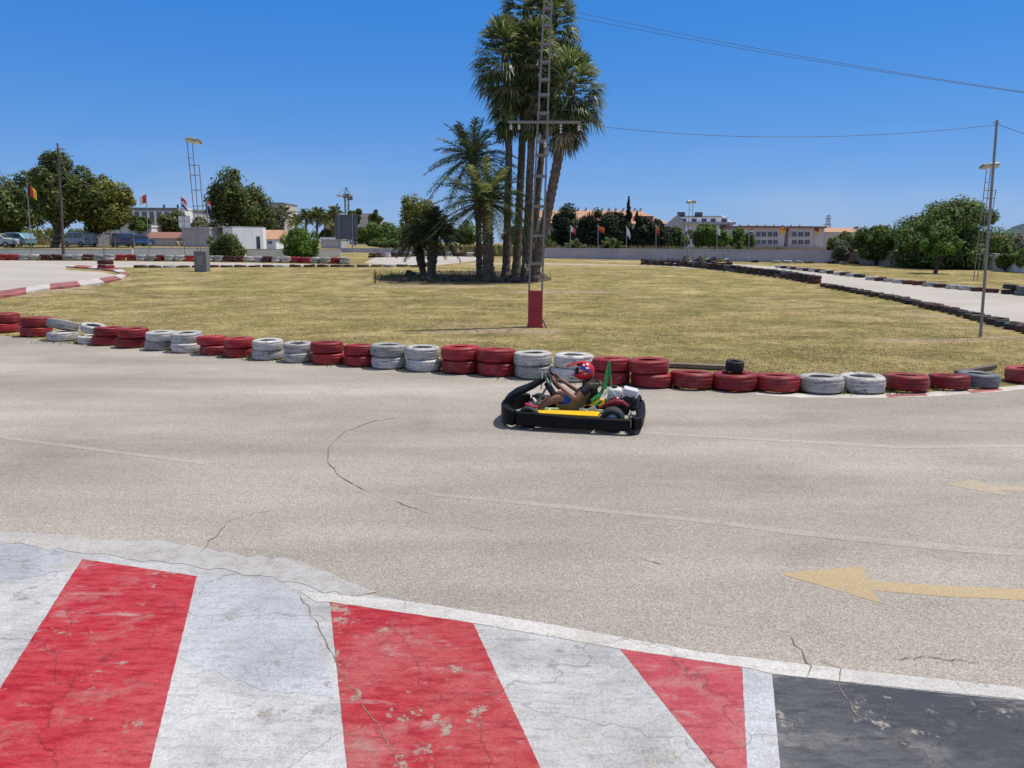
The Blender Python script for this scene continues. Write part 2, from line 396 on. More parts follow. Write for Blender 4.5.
M['steel'] = simple('painted_steel', (.27, .24, .22), .6, .2, .15, 12); M['galv'] = simple('galvanised_steel', (.34, .34, .34), .45, .6, .15, 10)
M['darkpole'] = simple('dark_pole', (.12, .09, .07), .75, 0, .25, 9); M['boxred'] = simple('box_red', (.36, .03, .045), .55, 0, .22, 3)
M['boxgrey'] = simple('box_grey', (.17, .17, .18), .7, 0, .2, 4); M['lampgrey'] = simple('lamp_grey', (.30, .28, .20), .4, .3)
M['glass'] = simple('dark_glass', (.035, .045, .06), .12, 0, .2, 3, spec=.8); M['wire'] = simple('wire_dark', (.09, .11, .15), .6)
M['porcelain'] = simple('porcelain', (.65, .63, .60), .25)
M['black'] = simple('black_plastic', (.005, .005, .006), .55, 0, .3, 8, spec=.18); M['rubber'] = simple('black_rubber', (.022, .022, .023), .7, 0, .3, 14)
M['yellow'] = simple('yellow_plastic', (.83, .50, .012), .35, 0, .08, 5); M['lgreen'] = simple('pale_green_steel', (.42, .60, .42), .4, .0, .1)
M['green'] = simple('green_strap', (.03, .22, .05), .6, 0, .25, 12); M['olive'] = simple('olive_fibreglass', (.17, .14, .08), .4, 0, .2, 6)
M['silver'] = simple('silver_metal', (.55, .55, .53), .35, .3, .1); M['offwhite'] = simple('offwhite_plastic', (.62, .62, .60), .5, 0, .08)
M['ered'] = simple('engine_red', (.26, .02, .03), .35); M['engine'] = simple('engine_dark', (.05, .048, .045), .5, .5, .4, 20)
M['red'] = simple('bright_red', (.55, .016, .03), .25, 0, .08); M['blue'] = simple('decal_blue', (.02, .06, .34), .35); M['white'] = simple('decal_white', (.75, .75, .75), .35)
M['skin'] = simple('skin', (.28, .135, .085), .5, 0, .08, 12); M['cloth'] = simple('black_cloth', (.015, .015, .018), .9, 0, .3, 20); M['shorts'] = simple('blue_cloth', (.02, .10, .42), .85, 0, .2, 15)
M['straw_leaf'] = mat_leaf('dead_leaf', (.20, .14, .075), (.40, .29, .17), (.50, .40, .26), .3)
M['fan_leaf'] = mat_leaf('fan_leaf', (.045, .075, .02), (.15, .20, .055), (.50, .50, .33), .42, .42)
M['pinnate_leaf'] = mat_leaf('pinnate_leaf', (.06, .085, .025), (.17, .205, .065), (.40, .42, .22), .45, .4)
M['darkpalm_leaf'] = mat_leaf('dark_palm_leaf', (.04, .06, .022), (.11, .14, .05), (.26, .27, .13), .42, .5)
M['leaf_dark'] = mat_leaf('leaf_dark', (.045, .07, .018), (.125, .16, .042), (.27, .29, .09), .48)
M['leaf_mid'] = mat_leaf('leaf_mid', (.055, .10, .022), (.14, .21, .05), (.26, .33, .11), .48)
M['leaf_bright'] = mat_leaf('leaf_bright', (.06, .12, .02), (.14, .25, .04), (.25, .34, .07), .48)
M['leaf_yellow'] = mat_leaf('leaf_yellow', (.09, .11, .02), (.23, .24, .045), (.36, .33, .08), .48)
M['leaf_grey'] = mat_leaf('leaf_grey', (.07, .085, .05), (.15, .165, .10), (.25, .26, .17))
M['leaf_cyp'] = mat_leaf('leaf_cypress', (.012, .022, .009), (.03, .045, .018), (.05, .07, .028), .12, .75)
M['grassblade'] = mat_leaf('grass_blade', (.26, .20, .09), (.42, .31, .15), (.54, .41, .22), .4, .8)
M['weed'] = mat_leaf('weed_leaf', (.06, .09, .02), (.16, .18, .05), (.36, .32, .14), .3, .8)
M['scrub'] = mat_leaf('scrub_leaf', (.12, .12, .04), (.26, .22, .09), (.36, .28, .13), .3, .8)
M['bark'] = mat_bark('bark', (.05, .04, .03), (.13, .10, .075)); M['palmbark'] = mat_bark('palm_bark', (.06, .045, .036), (.30, .23, .17), 5)
M['palmgrey'] = mat_bark('smooth_palm_bark', (.09, .07, .056), (.24, .19, .15), 5)
M['rock'] = mat_bark('rock', (.035, .03, .026), (.14, .115, .09), 3)
M['wallwhite'] = mat_stucco('white_wall', (.82, .78, .72)); M['wallmauve'] = mat_stucco('mauve_wall', (.45, .42, .46), .12); M['wallbeige'] = mat_stucco('beige_wall', (.42, .35, .28), .12)
M['bwhite'] = mat_stucco('white_render', (.82, .82, .83), .04); M['bgrey'] = mat_stucco('grey_render', (.46, .45, .47)); M['bcream'] = mat_stucco('cream_render', (.56, .50, .48)); M['bochre'] = mat_stucco('ochre_render', (.42, .30, .24))
M['roofdark'] = mat_stucco('dark_roof', (.11, .11, .12)); M['roofgrey'] = mat_stucco('grey_roof', (.22, .215, .22)); M['tile'] = mat_tiles('terracotta', (.46, .24, .14), (.62, .39, .26)); M['tilered'] = mat_tiles('old_red_tile', (.26, .12, .10), (.38, .20, .16))
M['dkpanel'] = simple('dark_panel', (.10, .115, .15), .7, 0, .2, 1)
M['wood'] = simple('grey_wood', (.20, .15, .12), .85, 0, .3, 5)
M['f_yel'] = simple('flag_yellow', (.80, .50, .02), .8); M['f_blk'] = simple('flag_black', (.02, .02, .02), .8); M['f_red'] = simple('flag_red', (.62, .05, .03), .8); M['f_wht'] = simple('flag_white', (.75, .74, .72), .8)
M['f_blu'] = simple('flag_blue', (.04, .08, .30), .8); M['f_org'] = simple('flag_orange', (.70, .18, .03), .8)

# ------------------------------------------------------------------ ground
def sheet(name, poly_xy, dz, mat, label=None, kind='structure'):
    bm = bmesh.new()
    vs = [bm.verts.new((p[0], p[1], 0)) for p in poly_xy]
    f = bm.faces.new(vs)
    bmesh.ops.triangulate(bm, faces=[f], ngon_method='EAR_CLIP')
    for Yb, _ in ZB[1:-1]:
        g = list(bm.verts) + list(bm.edges) + list(bm.faces)
        bmesh.ops.bisect_plane(bm, geom=g, plane_co=(0, Yb, 0), plane_no=(0, 1, 0))
    for v in bm.verts: v.co.z = zf(v.co.y) + dz
    bmesh.ops.recalc_face_normals(bm, faces=bm.faces)
    bm.normal_update()
    if sum(f.normal.z for f in bm.faces) < 0: bmesh.ops.reverse_faces(bm, faces=bm.faces)
    me = bpy.data.meshes.new(name); bm.to_mesh(me); bm.free(); me.materials.append(mat)
    o = link(name, me); T(o, label=label, kind=kind); return o
def psheet(name, px, dz, mat, label=None, rag=.2):
    r = random.Random(len(px) + int(dz * 1e5)); q = []
    if rag:
        for (a, b) in zip(px, px[1:] + px[:1]):
            L = math.hypot(b[0] - a[0], b[1] - a[1]); k = max(1, int(L / (5 if rag < 1 else 9))) if -60 < a[0] < 1100 and a[1] < 800 else 1
            for i in range(k):
                t = i / k; j = rag if 0 < i else rag * .3
                q.append((a[0] + (b[0] - a[0]) * t + r.uniform(-j, j) * 1.3, a[1] + (b[1] - a[1]) * t + r.uniform(-j, j)))
    else: q = px
    return sheet(name, [at(*p).xy for p in q], dz, mat, label)

# terrain to the horizon
mb = MB(); ys = [b[0] for b in ZB]
for a, b in zip(ys, ys[1:]):
    mb.add([(-4000, a, zf(a)), (4000, a, zf(a)), (4000, b, zf(b)), (-4000, b, zf(b))], [(0, 1, 2, 3)])
o = mb.build('ground', M['lawn']); T(o, 'dry straw coloured lawn with greener and bare patches', kind='structure')

# the near bend of the circuit
BL = [(-200, 314), (-80, 324), (0, 335.5), (60, 341), (157, 350), (290, 362), (390, 369), (532, 379), (650, 388), (733, 392), (800, 394), (860, 394), (930, 392), (990, 388), (1060, 382), (1200, 366)]
poly = [at(*p).xy for p in BL]
poly += [Vector((40, poly[-1].y)), Vector((40, -8)), Vector((-30, -8)), Vector((-30, poly[0].y))]
sheet('asphalt_track', poly, .004, M['asphalt'], 'pale worn grey asphalt of the near bend')
# apron paint in the foreground
W0 = [(-260, 520), (0, 538), (80, 549), (180, 560), (262, 572), (345, 592), (420, 604), (560, 627), (700, 653), (860, 672), (1024, 689), (1300, 716)]
base = W0 + [(1300, 1100), (-400, 1100)]
psheet('painted_apron', base, .0055, M['p_white'], 'weathered white paint covering the kerb apron')
psheet('red_stripe', [(82, 560), (197, 577), (150, 768), (118, 900), (-150, 900), (0, 690)], .0072, M['p_red'], 'left red painted stripe on the white apron')
psheet('red_stripe', [(330, 603), (473, 624), (540, 768), (600, 900), (360, 900), (347, 768)], .0072, M['p_redold'], 'middle red stripe with a web of cracks')
psheet('red_stripe', [(620, 650), (742, 668), (747, 768), (748, 800), (741, 797), (715, 768)], .0072, M['p_redfade'], 'right faded red wedge on the apron')
psheet('navy_panel', [(772, 675), (900, 690), (1024, 702), (1300, 726), (1300, 900), (792, 900), (780, 768)], .0072, M['p_navy'], 'dark navy painted panel at the right of the apron')
psheet('edge_line', [(300, 592), (420, 604), (560, 627), (700, 653), (860, 672), (1024, 689), (1300, 716), (1300, 730), (1024, 701), (900, 689), (772, 675), (742, 668), (620, 650), (473, 624), (330, 603), (316, 603)], .0076, M['p_edge'], 'cleaner white line along the outer edge of the apron')
psheet('white_band', [(742, 669), (772, 676), (780, 768), (788, 850), (750, 850), (747, 768)], .0084, M['p_blue'], 'bluish white band between red wedge and navy panel')
psheet('blue_white_patch', [(-120, 548), (0, 541), (66, 552), (60, 572), (0, 582), (-120, 585)], .0064, M['p_blue'], 'bluish white worn patch at the left of the apron', 1.6)
psheet('blue_white_patch', [(198, 577), (262, 580), (298, 596), (318, 640), (335, 700), (260, 690), (180, 660)], .0064, M['p_blue'], 'bluish worn patch between the two red stripes', 1.8)
psheet('grey_overspray', [(-60, 529), (60, 536), (120, 540), (190, 545), (240, 556), (300, 562), (330, 574), (380, 592), (345, 597), (262, 577), (180, 565), (80, 554), (0, 543), (-60, 540)], .0080, M['f_chalk'], 'grey overspray fading into the asphalt', 2.6)
# road markings
def mark(name, px, mat, label): return psheet(name, px, .0055, mat, label)
mark('arrow_marking', [(778, 574), (862, 567), (868, 581), (940, 586), (1024, 590), (1150, 596), (1150, 607), (1024, 601), (940, 597), (872, 591), (881, 604)], M['f_yellow'], 'worn yellow arrow pointing left on the asphalt')
mark('arrow_marking', [(946, 485), (975, 480), (990, 486), (1100, 490), (1100, 493), (1000, 491), (1010, 497)], M['f_yellow2'], 'faint yellow arrow near the right edge of the asphalt')
mark('faded_line', [(-80, 427), (0, 436), (100, 449), (205, 462), (203, 465), (100, 452), (0, 439), (-80, 431)], M['f_white'], 'faint old painted line at the left of the track')
mark('faded_line', [(430, 493), (560, 505), (700, 519), (800, 531), (950, 545), (1100, 556), (1100, 562), (950, 552), (800, 536), (700, 523), (560, 509), (430, 496)], M['f_white'], 'long faint painted line across the track')
mark('faded_line', [(640, 432), (900, 446), (1100, 444), (1100, 447), (900, 449), (640, 434)], M['f_white'], 'very faint thin line behind the kart')
# pink and white edge at the foot of the tyres on the right
psheet('track_edge_paint', [(756, 392), (800, 394), (860, 394.5), (930, 392.5), (990, 388.5), (1080, 380), (1080, 384), (1000, 392), (930, 397), (860, 398.5), (800, 398), (756, 395)], .0060, M['k_white'], 'white painted edge at the foot of the tyre barrier')
psheet('track_edge_paint', [(885, 395), (925, 393.5), (928, 396), (888, 397.6)], .0075, M['k_red'], 'left red dash on the white track edge')
psheet('track_edge_paint', [(965, 391), (998, 388.5), (1004, 390.5), (972, 393.6)], .0075, M['k_red'], 'right red dash on the white track edge')
# cracks
def crack(px, w, jit=2.0, seed=1, label=None):
    r = random.Random(seed); pts = []
    for (x0, y0), (x1, y1) in zip(px, px[1:]):
        k = max(2, int(math.hypot(x1 - x0, y1 - y0) / 5))
        for i in range(k):
            t = i / k; pts.append(at(x0 + (x1 - x0) * t + r.uniform(-jit, jit), y0 + (y1 - y0) * t + r.uniform(-jit, jit) * .6))
    pts.append(at(*px[-1]))
    mb = MB(); L = []; Rr = []
    for i, p in enumerate(pts):
        t = (pts[min(i + 1, len(pts) - 1)] - pts[max(i - 1, 0)]); t.z = 0; t.normalize(); nn = Vector((-t.y, t.x, 0))
        ww = .72 * w * r.uniform(.3, 1.3) * (.3 if i in (0, len(pts) - 1) else 1) / 2
        L.append((p + nn * ww)); Rr.append((p - nn * ww))
    for v in L + Rr: v.z = zf(v.y) + .0095
    n = len(L); mb.add(L + Rr, [(i, i + 1, n + i + 1, n + i) for i in range(n - 1)])
    T(mb.build('asphalt_crack', M['crack']), label, kind='structure')
crack([(400, 418), (372, 422), (345, 432), (328, 448), (328, 462), (340, 478), (370, 493)], .016, 1.2, 3, 'curved crack in the asphalt left of the kart')
crack([(395, 502), (430, 515)], .010, 1.5, 4, 'short crack trailing from the curved crack')
crack([(462, 526), (500, 533)], .008, 1.0, 41, 'small crack below the long faint line')
crack([(200, 552), (232, 520), (272, 510)], .010, 2.0, 5, 'thin crack at the left of the asphalt')
crack([(788, 636), (802, 650), (810, 668), (806, 682)], .010, 3.0, 6, 'jagged crack crossing the white edge line')
crack([(822, 660), (838, 670), (842, 690), (862, 722)], .008, 3.0, 8, 'thin crack running into the navy panel')
crack([(300, 594), (325, 640), (345, 680), (380, 730), (400, 768)], .006, 2.0, 9, 'crack crossing the middle red stripe')
crack([(890, 661), (925, 658), (980, 664)], .010, 2.0, 10, 'thin level crack above the navy panel')
crack([(640, 560), (665, 565)], .012, 1.5, 11, 'tiny crack in the middle of the track')

# left circuit loop, back strips, island of pale track, right circuit straight
psheet('track_left', [(-300, 261), (0, 260.5), (130, 261.5), (250, 263), (360, 265.5), (372, 264), (372, 266.5), (250, 266), (160, 267), (116, 267.5), (66, 267), (66, 270), (100, 272), (122, 276), (120, 279), (95, 283), (50, 287), (0, 294), (-80, 303), (-300, 325)], .004, M['track'], 'pale surface of the left loop of the circuit', rag=0)
psheet('track_middle', [(364, 263), (372, 259), (382, 255), (440, 254.5), (490, 256), (475, 261), (440, 265), (400, 265.5)], .004, M['track'], 'pale patch of track beyond the lawn', rag=0)
psheet('track_right', [(650, 262), (700, 263.5), (740, 264.5), (790, 267.5), (860, 276), (930, 284), (1010, 293), (1150, 309), (1300, 328), (1300, 375), (1024, 327), (960, 312), (900, 299), (828, 285), (780, 278), (740, 273), (700, 269), (645, 265)], .004, M['track'], 'pale surface of the right hand straight', rag=0)
psheet('dirt_path', [(470, 263), (540, 262.8), (600, 264), (645, 265.5), (645, 266.6), (600, 266), (540, 265), (470, 265)], .004, M['dirt'], 'pale dirt path crossing the far lawn', rag=0)
psheet('dirt_path', [(585, 260.5), (640, 261.8), (640, 262.6), (585, 261.5)], .004, M['dirt'], 'short strip of bare dirt beyond the path', rag=0)
psheet('palm_bed', [(372, 279), (392, 274), (440, 271), (500, 271), (545, 274), (552, 280), (530, 284), (450, 285), (390, 284)], .005, M['soil'], 'dark soil of the bed under the palms', rag=0)

def kerb(px_a, px_b, h, name, label, seg=1.0):
    """a raised painted kerb between two pixel paths given as equal length lists"""
    A = [at(*p) for p in px_a]; B = [at(*p) for p in px_b]
    mb = MB(); L = 0; 
    for i in range(len(A) - 1):
        n = max(1, int(round((A[i + 1] - A[i]).length / seg)))
        for k in range(n):
            t0, t1 = k / n, (k + 1) / n
            a0, a1 = A[i].lerp(A[i + 1], t0), A[i].lerp(A[i + 1], t1); b0, b1 = B[i].lerp(B[i + 1], t0), B[i].lerp(B[i + 1], t1)
            q = []
            for p in (a0, a1, b1, b0):
                q.append(Vector((p.x, p.y, zf(p.y) - .02)))
            for p in (a0, a1, b1, b0): q.append(Vector((p.x, p.y, zf(p.y) + h)))
            mb.mi = (L // 2) % 2; L += 1
            mb.add(q, [(4, 5, 6, 7), (0, 1, 5, 4), (1, 2, 6, 5), (2, 3, 7, 6), (3, 0, 4, 7)])
    T(mb.build(name, [M['k_red'], M['k_white']]), label, kind='structure')
kerb([(-60, 302), (0, 293), (50, 285.5), (90, 281.5), (115, 277.5), (121, 274.5), (113, 271.5), (96, 269.5), (66, 267.5)],
     [(-60, 309), (0, 298.5), (50, 290), (95, 285.5), (121, 280), (129, 275), (122, 270.5), (104, 268), (68, 265.8)], .08, 'kerb', 'red and white kerb round the end of the left loop', .8)

# ------------------------------------------------------------------ tyres
def tyre_mesh(name, mat, seg=36, seed=0, R0=.31, w=.19, squash=.055):
    r = random.Random(seed)
    pr = [(.175, .020), (.215, .006), (.268, .004), (.300, .016), (.311, .034), (.306, .054), (.306, .062), (.314, .066), (.315, .092), (.308, .095), (.308, .103)]
    up = [(a, b) for a, b in pr]; dn = [(a, w - b) for a, b in reversed(pr)]
    inner = [(.185, w - .05), (.26, w - .06), (.285, w * .5), (.26, .06), (.185, .05)]
    if seg < 30: up = [pr[0], pr[1], pr[3], pr[7]]; dn = [(a, w - b) for a, b in reversed(up)]; inner = [(.25, w * .7), (.25, w * .3)]
    prof = [(a * R0 / .31, b) for a, b in up + dn + inner]
    mb = MB(); mb.lathe(prof, seg, True)
    p1, p2, a1, a2 = r.uniform(0, 6.3), r.uniform(0, 6.3), squash * r.uniform(.4, 1), .012 * r.uniform(0, 1)
    nv = []
    for x, y, z in mb.v:
        t = math.atan2(y, x); k = 1 + a1 * math.cos(2 * t + p1) + .012 * math.cos(5 * t + p2)
        nv.append((x * k, y * k, z + a2 * math.cos(2 * t + p2) * (z / w)))
    mb.v = nv
    me = mb.mesh(name, mat); me.polygons.foreach_set('use_smooth', [True] * len(me.polygons)); me.set_sharp_from_angle(angle=R(45)); return me
TM = {}
for c in ('red', 'white', 'black', 'grey', 'dred'):
    TM[c] = [tyre_mesh('tyre_' + c, M['t_' + c], 40, 10 + i) for i in range(3)]
TF = {}
for c in ('red', 'white', 'black', 'grey', 'dred', 'brown'):
    TF[c] = [tyre_mesh('far_tyre_' + c, M['t_' + c], 18, 20 + i) for i in range(2)]
def put_tyre(me, loc, label, group, s=(1, 1, 1), rot=None):
    o = link('tyre', me); o.location = loc; o.scale = s
    o.rotation_euler = rot or (random.uniform(-.045, .045), random.uniform(-.045, .045), random.uniform(0, 6.3))
    T(o, label, 'tyre', group); return o
def bly(x):
    for (a, ya), (b, yb) in zip(BL, BL[1:]):
        if a <= x <= b: return ya + (yb - ya) * (x - a) / (b - a)
STK = [(-62, -35, 'r', 2), (-36, -8, 'w', 2), (-10, 19, 'r', 2), (22, 51, 'r', 2), (50, 78, 'w', 2), (79, 103, 'w', 2), (95, 122, 'r', 2), (119, 148, 'r', 2), (147, 175, 'w', 2), (172, 202, 'w', 2),
 (200, 228, 'r', 2), (226, 255, 'r', 2), (254, 284, 'w', 2), (283, 312, 'w', 2), (311, 344, 'r', 2), (343, 375, 'r', 2), (372, 408, 'w', 2), (406, 442, 'w', 2),
 (440, 480, 'r', 2), (476, 516, 'r', 2), (514, 553, 'w', 2), (552, 592, 'w', 2), (591, 630, 'r', 2), (629, 670, 'r', 2), (669, 712, 'r', 1), (710, 755, 'r', 1),
 (755, 799, 'r', 1), (798, 842, 'w', 1), (841, 885, 'w', 1), (885, 928, 'r', 1), (927, 965, 'r', 1), (958, 996, 'g', 1), (1007, 1048, 'r', 1), (1046, 1088, 'w', 1)]
vis = [s for s in STK if s[1] > 0]
CN = {'r': 'red', 'w': 'white', 'g': 'grey'}
for i, (x0, x1, c, n) in enumerate(STK):
    xc = (x0 + x1) / 2
    p = at(xc, bly(xc) + (.8 if xc < 940 else .5) - max(0, min(3.2, (70 - xc) / 16)))
    sc = ppm(p.y); D = (x1 - x0) * 1.02 / sc; k = D / .63
    q = Vector((p.x, p.y + D * .45, 0)); q.x *= (p.y + D * .45) / p.y; q.z = zf(q.y) + .005
    D = (x1 - x0) * 1.05 / ppm(q.y); k = D / .63
    vi = vis.index(STK[i]) if STK[i] in vis else 0
    hz = 1.06 if n == 2 else 1.18
    for j in range(n):
        pos = ordn(vi) if vi < 22 else ordn(len(vis) - 1 - vi)
        end = 'left' if vi < 22 else 'right'
        lab = '%s %s tyre, %s stack from the %s end of the near barrier' % ('upper' if j else ('lower' if n == 2 else 'single'), CN[c], pos, end)
        rot = (-R(random.uniform(1.5, 4.5) if c == 'r' else random.uniform(-1, 2)) * (1 if j or n == 1 else .3), random.uniform(-.03, .03), random.uniform(0, .6) - .3); dx = random.uniform(-.035, .035)
        loc = Vector((q.x + dx, q.y + random.uniform(-.02, .02), q.z + j * .183 * hz * k / 1.0 * 1.0))
        if (x0, j) == (50, 1): rot = (.0, R(17), 1.0); loc.z += .03; loc.x -= .05; loc.y += .03
        if (x0, j) == (79, 1): rot = (R(10), R(4), 1.0); loc.z += .05; loc.y += .15; loc.x -= .02; 
        put_tyre(random.choice(TM[CN[c]]), loc, lab, 'tyres of the near barrier', (k, k, hz * k), rot)
# loose small black tyre lying on the barrier, and a plank behind
p = G(733, at(733, 391).y + .33); p.z = .245
put_tyre(TM['black'][0], p, 'small bare black tyre lying on top of the red tyres', None, (.45, .45, .85), (.08, .05, 0))
a = at(667, 367.5); b = at(724, 370); d = (b - a); mb = MB(); mb.box((0, 0, .05), (d.length, .14, .07), bev=.008); mb.box((.1, .1, .03), (d.length * .9, .10, .05), bev=.006)
o = mb.build('plank', M['wood']); o.location = (a + b) / 2; o.rotation_euler = (0, 0, math.atan2(d.y, d.x)); T(o, 'long reddish grey plank lying on the grass behind the red tyres', 'plank')
a = at(974, 381); b = at(1012, 374); d = (b - a); mb = MB(); mb.box((0, 0, .05), (d.length, .10, .06), bev=.006)
o = mb.build('plank', M['darkpole']); o.location = (a + b) / 2 + Vector((0, .5, 0)); o.rotation_euler = (0, 0, math.atan2(d.y, d.x)); T(o, 'dark plank lying behind the gap near the right end of the barrier', 'plank')

def far_row(px, cols, size, n_high, group, where, sink=0.0, step=None, share=None, yoff=0):
    pts = [at(*p) for p in px]; step = step or size; L = [(b - a).length for a, b in zip(pts, pts[1:])]; tot = sum(L); n = int(tot / step)
    out = []
    for i in range(n + 1):
        s = i * step
        for a, b, l in zip(pts, pts[1:], L):
            if s <= l: q = a.lerp(b, s / l); break
            s -= l
        else: continue
        for j in range(n_high):
            col = cols(i, j) if callable(cols) else cols[i % len(cols)]
            if col is None: continue
            k = size / .63
            loc = Vector((q.x + random.uniform(-.04, .04), q.y + random.uniform(-.04, .04), zf(q.y) + .003 - sink + j * .185 * k))
            cn = {'dred': 'dark red', 'brown': 'dusty brown'}.get(col, col)
            lev = '' if n_high == 1 else ('upper ' if j else 'lower ')
            lab = share if share else '%s%s tyre, %s from the left in %s' % (lev, cn, ordn(i), where)
            put_tyre(random.choice(TF[col]), loc, lab, group, (k, k, k * random.uniform(.9, 1.08)), (random.uniform(-.06, .06), random.uniform(-.06, .06), random.uniform(0, 6)))
# far barrier along the left circuit
seq = ['red', 'white', 'white', 'red', 'red', 'white', 'white', 'dred', 'dred', 'white', 'white', 'dred', 'white', 'white', 'red', 'red', 'white', 'white']
far_row([(-30, 260), (130, 260.5), (250, 262), (352, 264)], seq, .66, 2, 'tyres of the far left barrier', 'the far barrier below the white wall', step=.69)
# thin second line of tyres along the near side of the back strip
far_row([(140, 267.5), (250, 267), (355, 266.8), (430, 266.5)], ['brown', 'brown', 'white', 'brown', 'brown', 'dred', 'brown', 'black'], .74, 1, 'half buried tyres along the back strip', '', .10, step=.78, share='half buried dusty tyre in the thin row edging the far lawn')
far_row([(372, 257.5), (440, 256), (480, 257)], ['dred', 'brown', 'white'], .6, 2, 'tyres behind the middle track', '', step=.68, share='low tyre in the broken row behind the middle track')
# right straight: inner line, doubled at first, then single low
far_row([(645, 264.5), (690, 267), (740, 272.5), (790, 279), (820, 284.5)], lambda i, j: random.choice(['brown', 'black', 'dred', 'brown', 'grey']), .62, 2, 'dark tyres lining the right straight', '', step=.64, share='dusty dark tyre in the doubled row along the right straight')
far_row([(826, 287), (900, 301), (960, 315), (1024, 331), (1100, 350)], lambda i, j: random.choice(['brown', 'black', 'brown', 'dred']), .55, 1, 'half sunk tyres lining the right straight', '', step=.56, share='half sunk dark tyre in the single row beside the right straight')
far_row([(780, 268), (860, 277.5)], ['white', 'black', 'white', 'dred'], .58, 1, 'tyres on the far side of the right straight', 'the left run beyond the right straight', step=.66)
far_row([(872, 280), (930, 286.5), (1006, 294)], ['white', 'dred', 'white', 'white', 'dred', 'dred'], .58, 1, 'tyres on the far side of the right straight', 'the right run beyond the right straight', step=.64)
far_row([(1010, 294), (1040, 297)], ['black', 'grey'], .62, 2, 'dark tyres at the right edge', 'the dark pile at the right edge', step=.62)
far_row([(650, 261.5), (740, 262.3), (860, 264)], lambda i, j: random.choice(['white', 'dred', 'black', 'grey', None]), .6, 1, 'far tyres below the long grey wall', '', step=.75, share='small far tyre lying below the long grey wall')
far_row([(560, 258.2), (650, 259.3)], lambda i, j: random.choice(['white', 'dred', 'brown', None, None]), .6, 1, 'far tyres below the long grey wall', '', step=.9, share='small far tyre lying below the long grey wall')
# tyre pile with a sign post on the left loop
p = at(106, 269.5)
for j in range(2):
    put_tyre(TF['dred' if j else 'red'][0], p + Vector((0, 0, j * .26)), '%s dark red tyre of the stack round the thin grey post' % ('upper' if j else 'lower'), 'tyres stacked round the grey post', (1.35, 1.35, 1.35))
mb = MB(); mb.tube([p + Vector((-.1, 0, 0)), P(103.5, 232, p.y)], .045, 8); T(mb.build('post', M['galv']), 'thin grey post standing in the dark red tyre stack', 'post')

# ------------------------------------------------------------------ grass and weeds
def blades(name, pts, h0, h1, mat, label, width=.006, spread=.6):
    n = len(pts); h = rng.uniform(h0, h1, n); a = rng.uniform(0, 2 * PI, n); ln = rng.uniform(0, spread, n) * h; b = rng.uniform(0, 2 * PI, n)
    v = np.zeros((n, 3, 3)); wv = np.stack([np.cos(a), np.sin(a), np.zeros(n)], 1) * width * rng.uniform(.6, 1.6, (n, 1))
    v[:, 0] = pts - wv; v[:, 1] = pts + wv; v[:, 2] = pts + np.stack([np.cos(b) * ln, np.sin(b) * ln, h], 1)
    me = bpy.data.meshes.new(name); me.vertices.add(n * 3); me.vertices.foreach_set('co', v.reshape(-1))
    me.loops.add(n * 3); me.loops.foreach_set('vertex_index', np.arange(n * 3)); me.polygons.add(n); me.polygons.foreach_set('loop_start', np.arange(0, n * 3, 3)); me.polygons.foreach_set('loop_total', np.full(n, 3))
    me.update(); me.validate(); me.materials.append(mat); o = link(name, me); T(o, label, 'grass', kind='stuff'); return o
zfv = np.vectorize(zf)
line = [at(x, bly(x)) for x in range(-60, 1080, 20)]; lx = np.array([p.x for p in line]); ly = np.array([p.y for p in line])
N = 170000
t = rng.random(N); yy = 10.5 + 20 * t ** 1.5; xx = rng.uniform(-1, 1, N) * (yy * .72)
okm = yy > np.interp(xx, lx, ly) + .45
xx = xx[okm]; yy = yy[okm]
cl = np.sin(xx * 1.3 + np.sin(yy * .9) * 2) * np.sin(yy * 1.7 + xx * .4) + rng.normal(0, .5, len(xx))
m2 = cl > -.3; xx = xx[m2]; yy = yy[m2]
# keep blades off the right hand straight
rt = [at(*p) for p in [(828, 287), (900, 303), (960, 317), (1024, 336), (1120, 360)]]
rx = np.array([p.x for p in rt]); ry = np.array([p.y for p in rt]); 
limy = np.interp(xx, rx, ry, left=999, right=ry[-1]); keep = yy < limy - .2
xx = xx[keep]; yy = yy[keep]
blades('grass', np.stack([xx, yy, zfv(yy)], 1), .010, .034, M['grassblade'], 'short dry grass blades of the lawn')
ww = []
for (x, k, s) in [(85, 260, .5), (73, 120, .3), (110, 120, .3), (233, 120, .3), (262, 120, .25), (240, 160, .35), (300, 90, .25), (350, 110, .25), (520, 90, .25), (555, 110, .3), (580, 60, .2), (440, 60, .25), (140, 60, .2), (400, 40, .2), (190, 60, .2), (890, 80, .1), (846, 60, .1), (940, 60, .15), (975, 60, .2), (700, 30, .15), (330, 60, .2)]:
    p = at(x, bly(x) + .5)
    for _ in range(k // 2): ww.append((p.x + rng.normal(0, s), p.y + rng.normal(0, .07), zf(p.y)))
for _ in range(500):
    x = rng.uniform(0, 1000); p = at(x, bly(x) + .3); ww.append((p.x, p.y + rng.uniform(-.02, .25), zf(p.y)))
ww = np.array(ww); blades('weeds', ww, .03, .11, M['weed'], 'weeds and straw growing at the foot of the tyres', .006, .9)
ww = []
for _ in range(1500):
    x = rng.normal(430, 45); y = rng.normal(277, 3.0); x = min(max(x, 375), 550); y = min(max(y, 272), 283.5); p = at(x, y); ww.append((p.x, p.y, p.z))
blades('bed_plants', np.array(ww), .05, .22, M['weed'], 'low plants and dry stalks in the palm bed', .02, .8)
ww = []
for _ in range(2400):
    x = rng.uniform(830, 1024); y = np.interp(x, [826, 900, 960, 1024], [287, 301, 315, 331]) + rng.normal(-.6, 1.0); p = at(x, y); ww.append((p.x, p.y, p.z))
